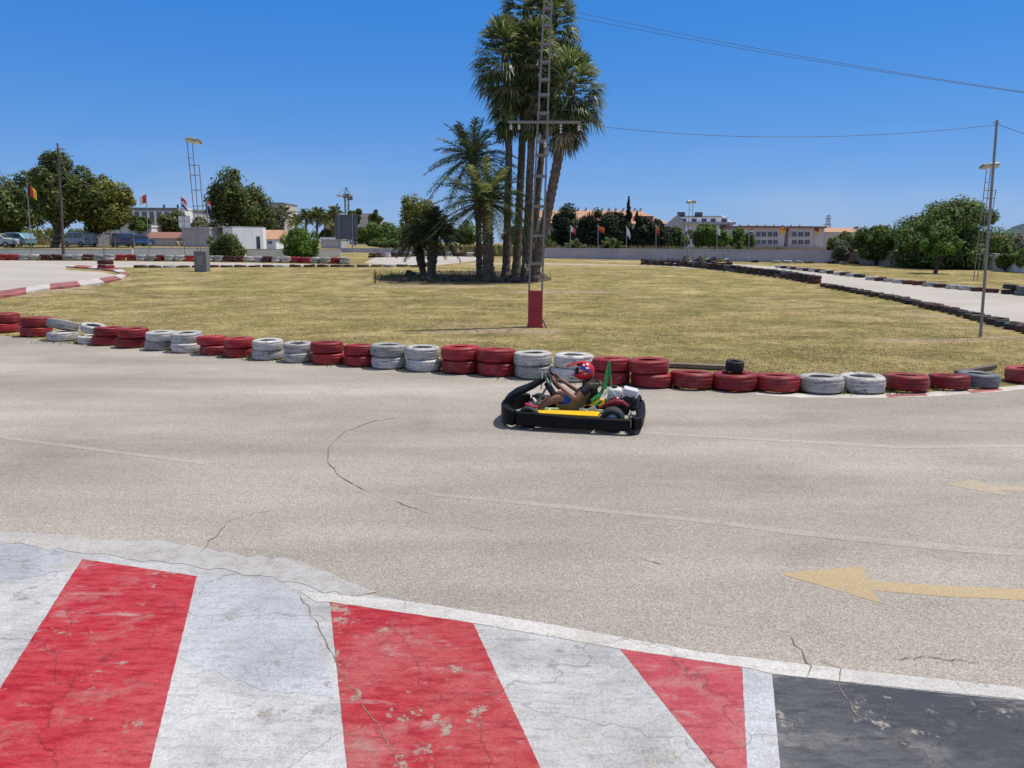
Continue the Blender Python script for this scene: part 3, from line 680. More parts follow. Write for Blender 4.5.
blades('weeds', np.array(ww), .05, .16, M['weed'], 'straw and weeds along the right hand tyre line', .008, .9)
# dry scrub on the open ground behind the walls
ww = []
for _ in range(9000):
    r_ = rng.random()
    if r_ < .45: x, Y = rng.uniform(20, 210), rng.uniform(97, 115)
    else: x, Y = rng.uniform(430, 790), rng.uniform(66, 74)
    p = G(x, Y); ww.append((p.x, p.y, p.z))
blades('dry_scrub', np.array(ww), .3, 1.0, M['scrub'], 'tall dry yellow scrub on the waste ground behind the walls', .12, .5)

# ------------------------------------------------------------------ foliage
def leafmesh(name, cen, nor, size, mat, aspect=.6):
    size = size * .82; n = len(cen); r = rng.normal(0, 1, (n, 3)); u = np.cross(nor, r); u /= np.linalg.norm(u, axis=1)[:, None] + 1e-9; w = np.cross(nor, u); w /= np.linalg.norm(w, axis=1)[:, None] + 1e-9
    s = (size * rng.uniform(.6, 1.35, n))[:, None]
    v = np.stack([cen - u * s, cen - w * s * aspect, cen + u * s, cen + w * s * aspect], 1)
    me = bpy.data.meshes.new(name); me.vertices.add(n * 4); me.vertices.foreach_set('co', v.reshape(-1))
    me.loops.add(n * 4); me.loops.foreach_set('vertex_index', np.arange(n * 4)); me.polygons.add(n); me.polygons.foreach_set('loop_start', np.arange(0, n * 4, 4)); me.polygons.foreach_set('loop_total', np.full(n, 4))
    me.update(); me.materials.append(mat); return me
def tree(name, label, cat, box, Y, mat, n=5000, leaf=.17, lobes=16, lobe_r=.36, xt=None, trunk=.18, group=None, seed=0, base=None, forks=4, shape='round', aspect=.6, jag=1.0, depth=.85, skirt=False, clear=0.0):
    global rng
    keep_rng = rng; rng = np.random.default_rng(100 + seed); rr = random.Random(seed)
    x0, x1, yt, yb = box; k = Y / F
    cc = P((x0 + x1) / 2, (yt + yb) / 2, Y); rx = (x1 - x0) / 2 * k; rz = (yb - yt) / 2 * k; ry = rx * depth
    root = base if base is not None else G(xt if xt is not None else (x0 + x1) / 2, Y)
    e = E(name, root); T(e, label, cat, group)
    c0 = cc - root; L = []; n = int(n * 1.3)
    for i in range(lobes):
        if shape == 'cone':
            t = (i + .5) / lobes; a = rr.uniform(0, 6.3); q = (1 - t) ** .7 * rr.uniform(.0, .7); L.append((Vector((math.cos(a) * rx * q, math.sin(a) * ry * q, -rz + 2 * rz * t)), max(.12, (1 - t) * .75 + .1) * rx, rz / lobes * 2.6))
        else:
            for _ in range(50):
                v = Vector((rr.uniform(-1, 1), rr.uniform(-1, 1), rr.uniform(-.95, 1)))
                if v.length < 1: break
            lr = lobe_r * rr.uniform(.5, 1.4)
            v = v.normalized() * min(v.length * 1.35, 1.0) * (1.06 - lr * .85)
            L.append((Vector((v.x * rx, v.y * ry, v.z * rz)), lr * (rx + rz) / 2 * 1.05, lr * rz * 1.1))
    if clear: L = [l for l in L if l[0].z > -rz + 2 * rz * clear]
    if skirt:
        for i in range(9):
            a_ = i * .7; L.append((Vector((math.cos(a_) * rx * .66, math.sin(a_) * ry * .6, -.62 * rz)), .34 * rx * rr.uniform(.8, 1.1), .36 * rz))
    if shape != 'cone': L.append((Vector((0, 0, -.12 * rz)), .62 * rx, .60 * rz)); L.append((Vector((rx * .2, -ry * .2, -.4 * rz * (0 if clear else 1))), .5 * rx, .45 * rz))
    w = np.array([l[1] ** 2 * l[2] for l in L]) ** .66; w /= w.sum(); idx = rng.choice(len(L), n, p=w)
    d = rng.normal(0, 1, (n, 3)); d /= np.linalg.norm(d, axis=1)[:, None]; rad = rng.uniform(.45, 1.0, n) ** .5 * (1 + rng.normal(0, .09 * jag, n))
    lc = np.array([tuple(l[0] + c0) for l in L]); lrh = np.array([l[1] for l in L]); lrv = np.array([l[2] for l in L])
    cen = lc[idx] + d * rad[:, None] * np.stack([lrh[idx], lrh[idx] * .9, lrv[idx]], 1)
    cen[:, 2] = np.maximum(cen[:, 2], .08)
    nor = d + rng.normal(0, .38, (n, 3)); nor[:, 2] += .30; nor /= np.linalg.norm(nor, axis=1)[:, None]
    link('crown', leafmesh('crown', cen, nor, leaf, mat, aspect), e)
    mb = MB(); top = c0 + Vector((0, 0, -rz * .25 if shape != 'cone' else rz * .5)); mid = Vector((0, 0, 0)).lerp(top, .45)
    mb.tube([(0, 0, -.1), mid * .5 + Vector((trunk * .3, 0, 0)), mid, top], [trunk * 1.25, trunk, trunk * .8, trunk * .3], 8)
    if shape != 'cone':
        for i in range(min(forks * 2, len(L))):
            q = L[i][0] + c0; m = mid.lerp(q, .5) + Vector((0, 0, -.08 * rz))
            mb.tube([mid * rr.uniform(.7, 1.0), m, q], [trunk * .55, trunk * .35, trunk * .12], 6)
    mb.build('trunk', M['bark'], e, smooth=True)
    rng = keep_rng; return e

TG1 = 'trees left of the parked cars'
tree('broadleaf_tree', 'dark green tree at the far left edge behind the silver car', 'tree', (-40, 46, 170, 232), 92, M['leaf_dark'], 8500, .24, 20, xt=11, trunk=.22, seed=1)
tree('carob_tree', 'big dark tree with thick forked trunk behind the left lamp post', 'tree', (26, 98, 157, 234), 84, M['leaf_dark'], 13000, .21, 30, .30, xt=54, trunk=.36, seed=2, forks=7, clear=.30)
tree('broadleaf_tree', 'olive yellow tree crown right of the forked trunk tree', 'tree', (62, 133, 178, 232), 88, M['leaf_yellow'], 11000, .21, 24, .34, xt=92, trunk=.2, seed=3)
tree('bush', 'yellow green bush at the left edge above the silver car', 'bush', (-14, 17, 212, 238), 98, M['leaf_yellow'], 2200, .2, 9, seed=4, trunk=.08)
tree('hedge_shrub', 'yellow green thicket far behind the silver and teal cars', 'shrub', (-30, 64, 224, 250), 118, M['leaf_yellow'], 3500, .26, 18, .3, seed=111, trunk=.08)
tree('hedge_shrub', 'green thicket behind the grey van and the sheds', 'shrub', (50, 118, 226, 248), 122, M['leaf_mid'], 2600, .26, 14, .3, seed=112, trunk=.08)
tree('shrub', 'low green shrub in front of the grey apartment block', 'shrub', (128, 152, 216, 232), 100, M['leaf_mid'], 1500, .2, 8, seed=5, trunk=.08)
tree('broadleaf_tree', 'dark spreading tree right of the apartment block behind the white sign', 'tree', (151, 190, 211, 243), 104, M['leaf_dark'], 4500, .22, 14, seed=6, trunk=.16)
tree('broadleaf_tree', 'dark tree between the left flags and the white hut', 'tree', (186, 216, 213, 240), 108, M['leaf_dark'], 3000, .22, 10, seed=66, trunk=.14)
tree('tall_tree', 'tall dark tree rising behind the white hut', 'tree', (212, 258, 173, 240), 96, M['leaf_dark'], 8500, .23, 20, .33, seed=7, trunk=.25, jag=1.6)
tree('tall_tree', 'narrower dark tree right of the tall one behind the hut', 'tree', (242, 273, 188, 240), 99, M['leaf_dark'], 5500, .23, 14, .36, seed=8, trunk=.2, jag=1.6)
tree('tall_tree', 'thin pale tree in front of the cream block right of the hut', 'tree', (268, 288, 205, 240), 105, M['leaf_grey'], 1300, .2, 9, seed=88, trunk=.1)
tree('bush', 'dark ragged bush in front of the white hut', 'bush', (208, 246, 227, 257), 58, M['leaf_dark'], 3800, .12, 14, .33, seed=9, trunk=.07, jag=1.8, skirt=True)
tree('round_bush', 'round bright green bush behind the far tyre barrier', 'bush', (282, 319, 222, 257), 58.5, M['leaf_bright'], 6500, .105, 18, .33, seed=10, trunk=.08, jag=1.3, skirt=True)
for i, (b, Y, mt, lab) in enumerate([((352, 386, 222, 246), 128, 'leaf_bright', 'bright green tree left of centre beyond the billboard'), ((372, 412, 220, 246), 136, 'leaf_mid', 'mid green tree left of the yellow topped tree'),
   ((366, 382, 210, 226), 150, 'leaf_dark', 'small rounded pine top on the skyline left of centre'), ((398, 426, 224, 246), 140, 'leaf_mid', 'green tree behind the small dark palms'), ((440, 480, 222, 246), 138, 'leaf_mid', 'green tree seen between palm trunks at left'),
   ((348, 362, 208, 224), 150, 'leaf_dark', 'dark tree top just right of the billboard'), ((318, 350, 226, 246), 132, 'leaf_mid', 'green tree under the billboard'), ((500, 545, 226, 250), 120, 'leaf_mid', 'green tree behind the tall palm trunks'), ((540, 560, 232, 250), 90, 'leaf_mid', 'low green tree right of the palm trunks')]):
    tree('broadleaf_tree', lab, 'tree', b, Y, M[mt], 3000, .26, 12, seed=20 + i, trunk=.15, group='trees beyond the far lawn')
tree('hedge_shrub', 'long low green shrub under the billboard', 'shrub', (366, 412, 238, 248), 76, M['leaf_mid'], 2500, .13, 14, .3, seed=31, trunk=.06)
tree('poplar_tree', 'yellow green topped tree left of the palms', 'tree', (402, 431, 190, 246), 82, M['leaf_yellow'], 5200, .18, 18, .36, seed=32, trunk=.15)
# cypresses and conifers on the right of the pylon
CY_ = [((552, 592, 207, 249), 76, 26, 'broad dark conifer, leftmost of the conifer row'), ((583, 618, 211, 250), 75, 20, 'second dark conifer of the row, behind the orange flag'), ((608, 630, 214, 250), 77, 14, 'third dark conifer of the row, left of the tall spire'),
       ((630, 662, 216, 249), 76, 18, 'dark conifer just right of the tall spire'), ((645, 676, 222, 249), 78, 14, 'low dark conifer at the right end of the row')]
for i, (b, Y, lb, lab) in enumerate(CY_):
    tree('conifer', lab, 'tree', b, Y, M['leaf_cyp'], 7500, .16, lb, .3, seed=40 + i, trunk=.15, group='dark conifers behind the grey wall', jag=1.8)
tree('cypress', 'tall thin cypress spire rising above the conifer row', 'tree', (622, 634, 199, 248), 77, M['leaf_cyp'], 4200, .13, 16, seed=50, trunk=.12, shape='cone')
tree('cypress', 'short cypress beside the tall spire', 'tree', (632, 641, 213, 248), 76, M['leaf_cyp'], 2500, .13, 12, seed=51, trunk=.1, shape='cone')
tree('cypress', 'small thin cypress below the white dormered building', 'tree', (676, 682, 234, 251), 72, M['leaf_cyp'], 1200, .1, 9, seed=52, trunk=.07, shape='cone')
for i, (b, Y, mt, lab) in enumerate([((660, 692, 228, 248), 80, 'leaf_mid', 'bright tree left of the thin far light tower'), ((686, 716, 224, 247), 82, 'leaf_mid', 'green tree in front of the white dormered building'), ((700, 732, 226, 248), 79, 'leaf_bright', 'lighter green tree right of the thin light tower'),
   ((722, 756, 228, 250), 82, 'leaf_mid', 'green tree touching the left end of the long flat block')]):
    tree('broadleaf_tree', lab, 'tree', b, Y, M[mt], 4500, .17, 14, seed=60 + i, trunk=.15, group='trees behind the grey wall')
tree('bush', 'dark bush standing above the grey wall', 'bush', (732, 746, 241, 253), 68, M['leaf_dark'], 1500, .12, 8, seed=65, trunk=.06)
tree('broadleaf_tree', 'dark tree at the right end of the long flat block', 'tree', (822, 852, 231, 254), 68, M['leaf_dark'], 4500, .15, 14, seed=70, trunk=.12)
tree('shrub', 'grey leafed shrub in front of the beige wall', 'shrub', (832, 852, 239, 261), 56, M['leaf_grey'], 2200, .1, 12, seed=71, trunk=.08, jag=1.8)
tree('broadleaf_tree', 'dark green umbrella shaped tree before the beige wall', 'tree', (851, 900, 227, 258), 54, M['leaf_mid'], 9000, .11, 20, .34, xt=876, trunk=.11, seed=72)
tree('broadleaf_tree', 'large spreading dark tree at the right', 'tree', (896, 1004, 203, 269), 51, M['leaf_mid'], 30000, .115, 46, .30, xt=950, trunk=.35, seed=73, forks=6, jag=1.2, skirt=True)
tree('small_tree', 'bright green small tree with forked trunks before the large spreading tree', 'tree', (921, 960, 229, 256), 44.5, M['leaf_bright'], 5200, .085, 16, .34, xt=935, trunk=.10, seed=74, forks=5, jag=1.5)
tree('broadleaf_tree', 'low bush behind the right light tower', 'bush', (996, 1014, 246, 267), 47, M['leaf_mid'], 2300, .09, 12, seed=75, trunk=.06, jag=1.8)
tree('broadleaf_tree', 'low bush at the right edge before the white wall', 'bush', (1011, 1040, 249, 268), 46, M['leaf_mid'], 2600, .09, 12, seed=76, trunk=.06, jag=1.8)
tree('broadleaf_tree', 'brownish thicket behind the bushes at the right edge', 'tree', (1000, 1050, 232, 262), 60, M['leaf_grey'], 4500, .13, 16, seed=77, trunk=.1, jag=1.6)

# ------------------------------------------------------------------ palms
def strip_leaf(V, Fc, p, d, L, w, sag, n=2, side=None):
    """a narrow tapering leaf from p along d"""
    d = d.normalized(); s = side or d.cross(Vector((0, 0, 1)))
    if s.length < 1e-4: s = Vector((1, 0, 0))
    s.normalize(); b = len(V)
    for i in range(n + 1):
        t = i / n; q = p + d * L * t + Vector((0, 0, -sag * L * t * t)); ww = w * (1 - t) ** .6 if i < n else w * .06
        V.append(q - s * ww); V.append(q + s * ww)
    for i in range(n): Fc.append((b + 2 * i, b + 2 * i + 1, b + 2 * i + 3, b + 2 * i + 2))
def pinnate_crown(c, nf, L, leaf, rr, up=.95, lean=Vector((0, 0, 0)), low=-.35, wl=.018):
    V = []; Fc = []; RV = MB()
    for i in range(nf):
        az = i * 2.39996 + rr.uniform(-.2, .2); t = i / nf; el = math.asin(max(-1, min(1, up - (up - low) * t))) + rr.uniform(-.1, .1)
        d = Vector((math.cos(az) * math.cos(el), math.sin(az) * math.cos(el), math.sin(el))); LL = L * rr.uniform(.85, 1.1); sag = rr.uniform(.28, .5) * (1.1 - .55 * max(0, math.sin(el)))
        pts = []
        for k in range(13):
            s = k / 12; pts.append(c + d * LL * s + Vector((0, 0, -sag * LL * s ** 2.1)))
        RV.tube(pts[::2], [.03, .024, .02, .016, .012, .008, .004], 4, cap=False)
        for k in range(3, 46):
            s = k / 45; j = min(11, int(s * 12)); f = s * 12 - j; q = pts[j].lerp(pts[j + 1], f); tg = (pts[j + 1] - pts[j]).normalized()
            sd = tg.cross(Vector((0, 0, 1)));
            if sd.length < .01: sd = Vector((math.sin(az), -math.cos(az), 0))
            sd.normalize(); upv = sd.cross(tg).normalized(); ll = leaf * (.35 + .65 * math.sin(PI * min(1, s * .9 + .1)))
            for g in (-1, 1):
                dd = (tg * .75 + sd * g * .85 + upv * rr.uniform(-.15, .75) + Vector((rr.uniform(-.15, .15), rr.uniform(-.15, .15), rr.uniform(-.15, .15))))
                strip_leaf(V, Fc, q, dd, ll, wl, .25, 2, side=(tg + upv * .3).normalized())
    return V, Fc, RV
def rawmesh(name, V, Fc, mat):
    me = bpy.data.meshes.new(name); me.from_pydata([tuple(v) for v in V], [], Fc); me.materials.append(mat); me.update(); return me
def palm_trunk(pts, r0, r1, mat, e, rough=0.12, rings=None, seed=0):
    rr = random.Random(seed); mb = MB(); pts = [Vector(p) for p in pts]; N = 60; out = []; rs = []
    L = [(b - a).length for a, b in zip(pts, pts[1:])]; tot = sum(L)
    for i in range(N + 1):
        s = tot * i / N; 
        for a, b, l in zip(pts, pts[1:], L):
            if s <= l + 1e-6: out.append(a.lerp(b, s / l)); break
            s -= l
        else: out.append(pts[-1].copy())
        t = i / N; rs.append((r0 + (r1 - r0) * t) * (1 + rough * (1 if i % 2 else -1) * rr.uniform(.5, 1)) * (1 + .5 * max(0, .06 - t) / .06))
    mb.tube(out, rs, 12)
    o = mb.build('trunk', mat, e, smooth=False); return out
def leafbases(out, r, e, seed, t0=.0, t1=1.0, L=.16, n=260, mat=None):
    """stubs of old fronds standing out of the trunk"""
    rr = random.Random(seed); mb = MB()
    for i in range(n):
        t = t0 + (t1 - t0) * i / n; q = out[min(len(out) - 1, int(t * (len(out) - 1)))]; az = i * 2.39996; d = Vector((math.cos(az), math.sin(az), .9)).normalized(); p = q + Vector((math.cos(az), math.sin(az), 0)) * r * .85 + Vector((0, 0, rr.uniform(-.08, .08)))
        mb.tube([p, p + d * L * rr.uniform(.6, 1.2)], [.045, .02], 4)
    mb.build('leaf_bases', mat or M['palmbark'], e)
def date_palm(px_base, Y, px_top, r0, r1, nf, L, leaf, label, seed, mat='pinnate_leaf', mid=None, up=.97, low=-.45, bases=None, wl=.018):
    root = G(px_base, Y); e = E('date_palm', root); T(e, label, 'palm tree', 'palms of the lawn bed'); top = P(px_top[0], px_top[1], Y) - root
    pts = [Vector((0, 0, -.05))] + ([P(mid[0], mid[1], Y) - root] if mid else []) + [top]
    out = palm_trunk(pts, r0, r1, M['palmbark'], e, .10, seed=seed); leafbases(out, r1, e, seed, *(bases or (.1, 1.0)), L=.14 if r0 < .3 else .2, n=300)
    rr = random.Random(seed); V, Fc, RV = pinnate_crown(top, nf, L, leaf, rr, up, low=low, wl=wl)
    fr = link('fronds', rawmesh('fronds', V, Fc, M[mat]), e); RV.build('frond_stalks', M['weed'], e)
    return e
def fan_leaf(V, Fc, p, d, pet, bl, rr, nseg=13, droop=.5, wl=.028):
    d = d.normalized(); sd = d.cross(Vector((0, 0, 1)))
    if sd.length < .05: sd = Vector((rr.uniform(-1, 1), rr.uniform(-1, 1), 0))
    sd.normalize(); q = p + d * pet + Vector((0, 0, -.12 * pet)); strip_leaf(V, Fc, p, (q - p), (q - p).length, .016, 0, 1, side=sd)
    nn = sd.cross(d).normalized()
    for k in range(nseg):
        a = (k / (nseg - 1) - .5) * 2.5; dd = (d * math.cos(a) + sd * math.sin(a) + nn * rr.uniform(-.05, .12)).normalized(); b = len(V); s2 = nn.cross(dd).normalized()
        L = bl * (1 - .18 * abs(a)) * rr.uniform(.85, 1.1); m = q + dd * L * .55; tip = m + dd * L * .34 + Vector((0, 0, -L * .75 * droop * rr.uniform(.5, 1.2)))
        V.extend([q - s2 * .006, q + s2 * .006, m + s2 * wl, m - s2 * wl, tip]); Fc.append((b, b + 1, b + 2, b + 3)); Fc.append((b + 3, b + 2, b + 4))
def fan_palm(px_base, Y, px_top, mid, r0, r1, rad, skirt, label, seed, bark='palmgrey', nlive=78, ndead=78, name='fan_palm', rough=.05):
    root = G(px_base, Y); e = E(name, root); T(e, label, 'palm tree', 'palms of the lawn bed'); top = P(px_top[0], px_top[1], Y) - root; rr = random.Random(seed)
    pts = [Vector((0, 0, -.05))] + [P(m[0], m[1], Y) - root for m in mid] + [top]
    out = palm_trunk(pts, r0, r1, M[bark], e, rough, seed=seed)
    if bark == 'palmbark': leafbases(out, r1, e, seed, .1, 1.0, L=.09, n=380)
    V = []; Fc = []
    for i in range(nlive):
        t = i / nlive; el = math.asin(.98 - 1.45 * t); az = i * 2.39996 + rr.uniform(-.3, .3); d = Vector((math.cos(az) * math.cos(el), math.sin(az) * math.cos(el), math.sin(el)))
        fan_leaf(V, Fc, top + Vector((0, 0, .15 - 1.3 * t)), d, rad * rr.uniform(.35, .55), rad * rr.uniform(.5, .68), rr, 15, .15 + .5 * t, .04)
    link('fronds', rawmesh('fronds', V, Fc, M['fan_leaf']), e)
    V = []; Fc = []; V2 = []; F2 = []
    for i in range(ndead):
        t = i / ndead; el = -R(15 + 50 * t + rr.uniform(-14, 14)); az = i * 2.39996 + rr.uniform(-.3, .3); d = Vector((math.cos(az) * math.cos(el), math.sin(az) * math.cos(el), math.sin(el)))
        zz = -.5 - skirt * t; ax = out[max(0, len(out) - 1 - int(60 * abs(zz) / top.length))]
        dead = rr.random() < .22
        fan_leaf(V if dead else V2, Fc if dead else F2, ax + d * .05, d, rad * rr.uniform(.25, .55) * (1 - .35 * t), rad * rr.uniform(.45, .7) * (1 - .2 * t), rr, 13, .42, .042)
    if Fc: link('dead_fronds', rawmesh('dead_fronds', V, Fc, M['straw_leaf']), e)
    if F2: link('hanging_fronds', rawmesh('hanging_fronds', V2, F2, M['fan_leaf']), e)
    return e
PY = 38.5
date_palm(479.5, PY + .6, (472, 158), .16, .14, 42, 2.6, .55, 'slender date palm with arching fronds, tallest pinnate palm of the group', 3, mid=(478, 205), bases=(.5, 1.0), wl=.026, low=-.62)
date_palm(488.5, PY - 1.2, (487, 203), .26, .23, 56, 2.85, .52, 'short thick date palm with stubby trunk in front of the group', 4, bases=(.02, 1.0), low=-.5, wl=.028)
date_palm(424, PY + 1, (415, 240), .17, .15, 36, 1.2, .40, 'small dark palm leaning left at the left end of the bed', 5, 'darkpalm_leaf', mid=(419, 252), low=-.45, bases=(.3, 1), wl=.026)
date_palm(431, PY, (434, 231), .22, .18, 48, 1.5, .44, 'dark bushy palm, second from the left end of the bed', 6, 'darkpalm_leaf', low=-.5, bases=(.3, 1), wl=.028)
fan_palm(506, PY + .4, (504, 48), [(509, 150)], .20, .14, 1.8, 2.7, 'tall fan palm, leftmost of the tall trunks', 11)
fan_palm(516, PY + 1.6, (526, 4), [(522, 150)], .21, .15, 1.6, 3.6, 'tallest fan palm with its crown leaving the top of the picture', 12)
fan_palm(525, PY + .2, (536, 44), [(531.5, 140)], .20, .15, 1.5, 3.0, 'fan palm with rough stubbled trunk left of the pylon', 13, bark='palmbark')
fan_palm(531, PY + 2.6, (555, 16), [(538, 190), (546, 110)], .19, .15, 1.55, 3.4, 'fan palm behind the pylon with pale drooping fronds', 14)
fan_palm(533, PY - .6, (573, 82), [(543, 235), (557, 165)], .25, .20, 1.85, 1.7, 'leaning fan palm, rightmost of the group', 15, bark='palmbark', rough=.1)
# small spiky palms and agaves behind the grey wall, palms far left
def bare_palm(px, Y, ytop, L, label, seed, name='palm_tree', group=None, nf=26, low=-.3):
    root = G(px, Y); e = E(name, root); T(e, label, 'palm tree' if name == 'palm_tree' else 'plant', group); top = P(px, ytop, Y) - root; rr = random.Random(seed)
    if name == 'palm_tree': palm_trunk([(0, 0, -.05), top], .22, .16, M['palmgrey'], e, .06, seed=seed)
    V, Fc, RV = pinnate_crown(top, nf, L, L * .3, rr, .95, low=low, wl=.06); V2 = V
    link('fronds', rawmesh('fronds', V, Fc, M['pinnate_leaf']), e)
for i, (px, Y, yt, L, lab) in enumerate([(306, 128, 218, 2.1, 'leftmost of the far palms beyond the bright round bush'), (317, 126, 217, 2.3, 'second far palm from the left beyond the bright round bush'), (325, 130, 221, 2.1, 'third far palm from the left, lower than its neighbours'),
        (334, 124, 216, 2.3, 'far palm just left of the billboard'), (296, 140, 222, 1.8, 'small distant palm above the round bush'), (282, 112, 215, 2.0, 'far palm beside the cream block right of the hut')]):
    bare_palm(px, Y, yt, L, lab, 30 + i, group='far palms left of the billboard')
bare_palm(575, 66, 249, 1.1, 'spiky green plant behind the grey wall below the white and red flag', 41, 'spiky_plant', None, 22, .0)
bare_palm(612, 66, 249, 1.3, 'larger spiky green plant behind the grey wall below the orange flag', 42, 'spiky_plant', None, 24, .0)
# rocks round the bed
for i in range(34):
    rr = random.Random(500 + i)
    if i < 22: x = 400 + i * 6.6 + rr.uniform(-5, 5); y = 281 + rr.uniform(-2.5, 1.2)
    else: x = rr.uniform(400, 540); y = rr.uniform(273, 279)
    p = at(x, y); s = rr.uniform(.07, .26)
    bm = bmesh.new(); bmesh.ops.create_icosphere(bm, subdivisions=2, radius=s)
    for v in bm.verts:
        k = 1 + .35 * math.sin(v.co.x * 17 / (s * 5) + i) * math.cos(v.co.y * 13 / (s * 5) + 2 * i) + rr.uniform(-.1, .1); v.co = Vector((v.co.x * k * 1.25, v.co.y * k, v.co.z * k * .8 + s * .3))
    me = bpy.data.meshes.new('rock'); bm.to_mesh(me); bm.free(); me.materials.append(M['rock']); o = link('rock', me); o.location = p
    T(o, 'rough dark rock in the ring of stones round the palm bed', 'rock', 'rocks round the palm bed')

# ------------------------------------------------------------------ pylon, poles and wires
pb = at(535, 327); PYL = pb.y; e = E('pylon', pb); T(e, 'tall brown steel pylon on a red box standing on the lawn', 'pylon')
def rel(x, y, Y): return P(x, y, Y) - pb
mb = MB()
b0 = rel(535, 327, PYL); mb.box((0, 0, .46), (.36, .34, .92), bev=.01); mb.box((0, 0, .03), (.40, .38, .06), bev=.01)
mb.build('base_box', M['boxred'], e)
mb = MB(); mb.tube([(.17, -.19, .22), (.29, -.25, .0)], .025, 6); mb.build('brace', M['wood'], e)
tl, tr = rel(546, -30, PYL), rel(552.5, -30, PYL); bl_, br = rel(529, 291, PYL), rel(542, 291, PYL)
for a, b in ((bl_, tl), (br, tr)):
    mb = MB(); d = (b - a); L = d.length; rot = d.to_track_quat('Z', 'Y').to_matrix(); mb.box((a + b) / 2, (.14, .042, L), rot); mb.build('leg', M['steel'], e)
mb = MB()
for yp in (262, 232.5, 202, 171, 150, 136, 108, 90, 75, 58, 41, 23, 7, -8):
    t = (291.0 - yp) / 321.0; a = bl_.lerp(tl, t); b = br.lerp(tr, t)
    for yy_ in (-.088, .088):
        m = (a + b) / 2 + Vector((0, yy_, 0)); mb = MB(); mb.box(m, ((b - a).length + .06, .012, .065), bev=.003); mb.build('batten', M['steel'], e)
mb = MB(); ca, cb = rel(508, 121.5, PYL - .15), rel(580, 123, PYL - .15); d = cb - ca; mb.box((ca + cb) / 2, (d.length, .06, .055), bev=.005); mb.build('crossarm', M['steel'], e)
for x, y in ((511, 124), (519, 124), (561, 124), (579, 125), (540, 134), (545, 142)):
    mb = MB(); q = rel(x, y, PYL - .15 if x != 540 else PYL); hgt = .11 if x != 561 else .22
    for j in range(3): mb.lathe([(.0, 0), (.032, -.01), (.036, -.025), (.015, -.04), (.0, -.04)], 10, M=Matrix.Translation(q + Vector((0, 0, -.02 - j * hgt / 3))))
    mb.tube([q + Vector((0, 0, .03)), q + Vector((0, 0, -hgt))], .01, 6); mb.build('insulator', M['porcelain'], e)
def cable(name, a, b, sag, r, label, n=30):
    pts = [a.lerp(b, i / n) - Vector((0, 0, sag * 4 * (i / n) * (1 - i / n))) for i in range(n + 1)]
    mb = MB(); mb.tube(pts, r, 5); T(mb.build(name, M['wire'], smooth=True), label, 'cable', 'overhead cables')
cable('overhead_cable', P(549, 6, PYL), P(1120, 105.5, 14), .12, .005, 'upper overhead cable running from the pylon top to the right edge')
cable('overhead_cable', P(550, 12, PYL), P(1120, 106, 14.2), .10, .005, 'lower of the two cables running from the pylon top')
pr = at(980.5, 337); PR = pr.y
cable('overhead_cable', P(580, 124, PYL - .1), P(995, 125, PR), .28, .006, 'sagging cable from the pylon crossarm to the tall thin pole')
cable('overhead_cable', P(997, 124, PR), P(1120, 160, PR - 2), .05, .006, 'short cable leaving the tall thin pole to the right')
cable('dangling_wire', P(570, 13, PYL), P(585, 40, PYL), .0, .005, 'loose wire end hanging from the lower cable near the palms')
mb = MB(); mb.tube([pr + Vector((0, 0, -.1)), P(990, 210, PR), P(997, 120, PR)], [.034, .031, .027], 8); mb.tube([P(996.5, 122.5, PR) + Vector((-.08, 0, 0)), P(996.5, 122.5, PR) + Vector((.08, 0, 0))], .012, 6)
T(mb.build('tall_pole', M['steel'], smooth=True), 'tall thin leaning pole carrying the cable at the right', 'pole')

def floodlight(e, q, yaw, w=.5):
    mb = MB(); rot = Matrix.Rotation(yaw, 3, 'Z') @ Matrix.Rotation(R(-25), 3, 'X')
    mb.box(q, (w, w * .75, .14), rot, bev=.03); o = mb.build('floodlight', M['lampgrey'], e)
    mb = MB(); mb.box(q + rot @ Vector((0, 0, -.08)), (w * .85, w * .6, .02), rot); mb.build('lamp_glass', M['porcelain'], o)
def light_tower(legs_b, legs_t, Y, rungs, lamps, label, box=None, name='light_tower', mat='steel', r=.028, lw=.5):
    base = G(legs_b[0][0], Y); e = E(name, base); T(e, label, 'light tower')
    LB = [P(x, y, Y + dy) - base for x, y, dy in legs_b]; LT = [P(x, y, Y + dy) - base for x, y, dy in legs_t]
    for a, b in zip(LB, LT): mb = MB(); mb.tube([a, b], r, 6); mb.build('leg', M[mat], e)
    mb = MB()
    for y in rungs:
        q = []
        for a, b in zip(LB, LT):
            zt = (P(legs_b[0][0], y, Y) - base).z; t = (zt - a.z) / (b.z - a.z)
            if -.01 <= t <= 1.03: q.append(a.lerp(b, min(1, t)))
        for i in range(len(q)):
            if len(q) > 1: mb.tube([q[i], q[(i + 1) % len(q)]], r * .75, 5)
    mb.build('rungs', M[mat], e)
    for x, y, yaw in lamps: floodlight(e, P(x, y, Y) - base, yaw, lw)
    if box:
        x0, x1, y0, y1 = box; a = P(x0, y1, Y) - base; w = (x1 - x0) * Y / F; h = (y1 - y0) * Y / F
        mb = MB(); mb.box(a + Vector((w / 2, 0, h / 2)), (w, w * .8, h), bev=.01); bo = mb.build('base_box', M['boxgrey'], e)
        mb = MB(); mb.box(a + Vector((w / 2, -w * .4 - .006, h * .55)), (w * .5, .012, h * .5)); mb.build('hatch', M['steel'], bo)
YL = at(200, 271.5).y
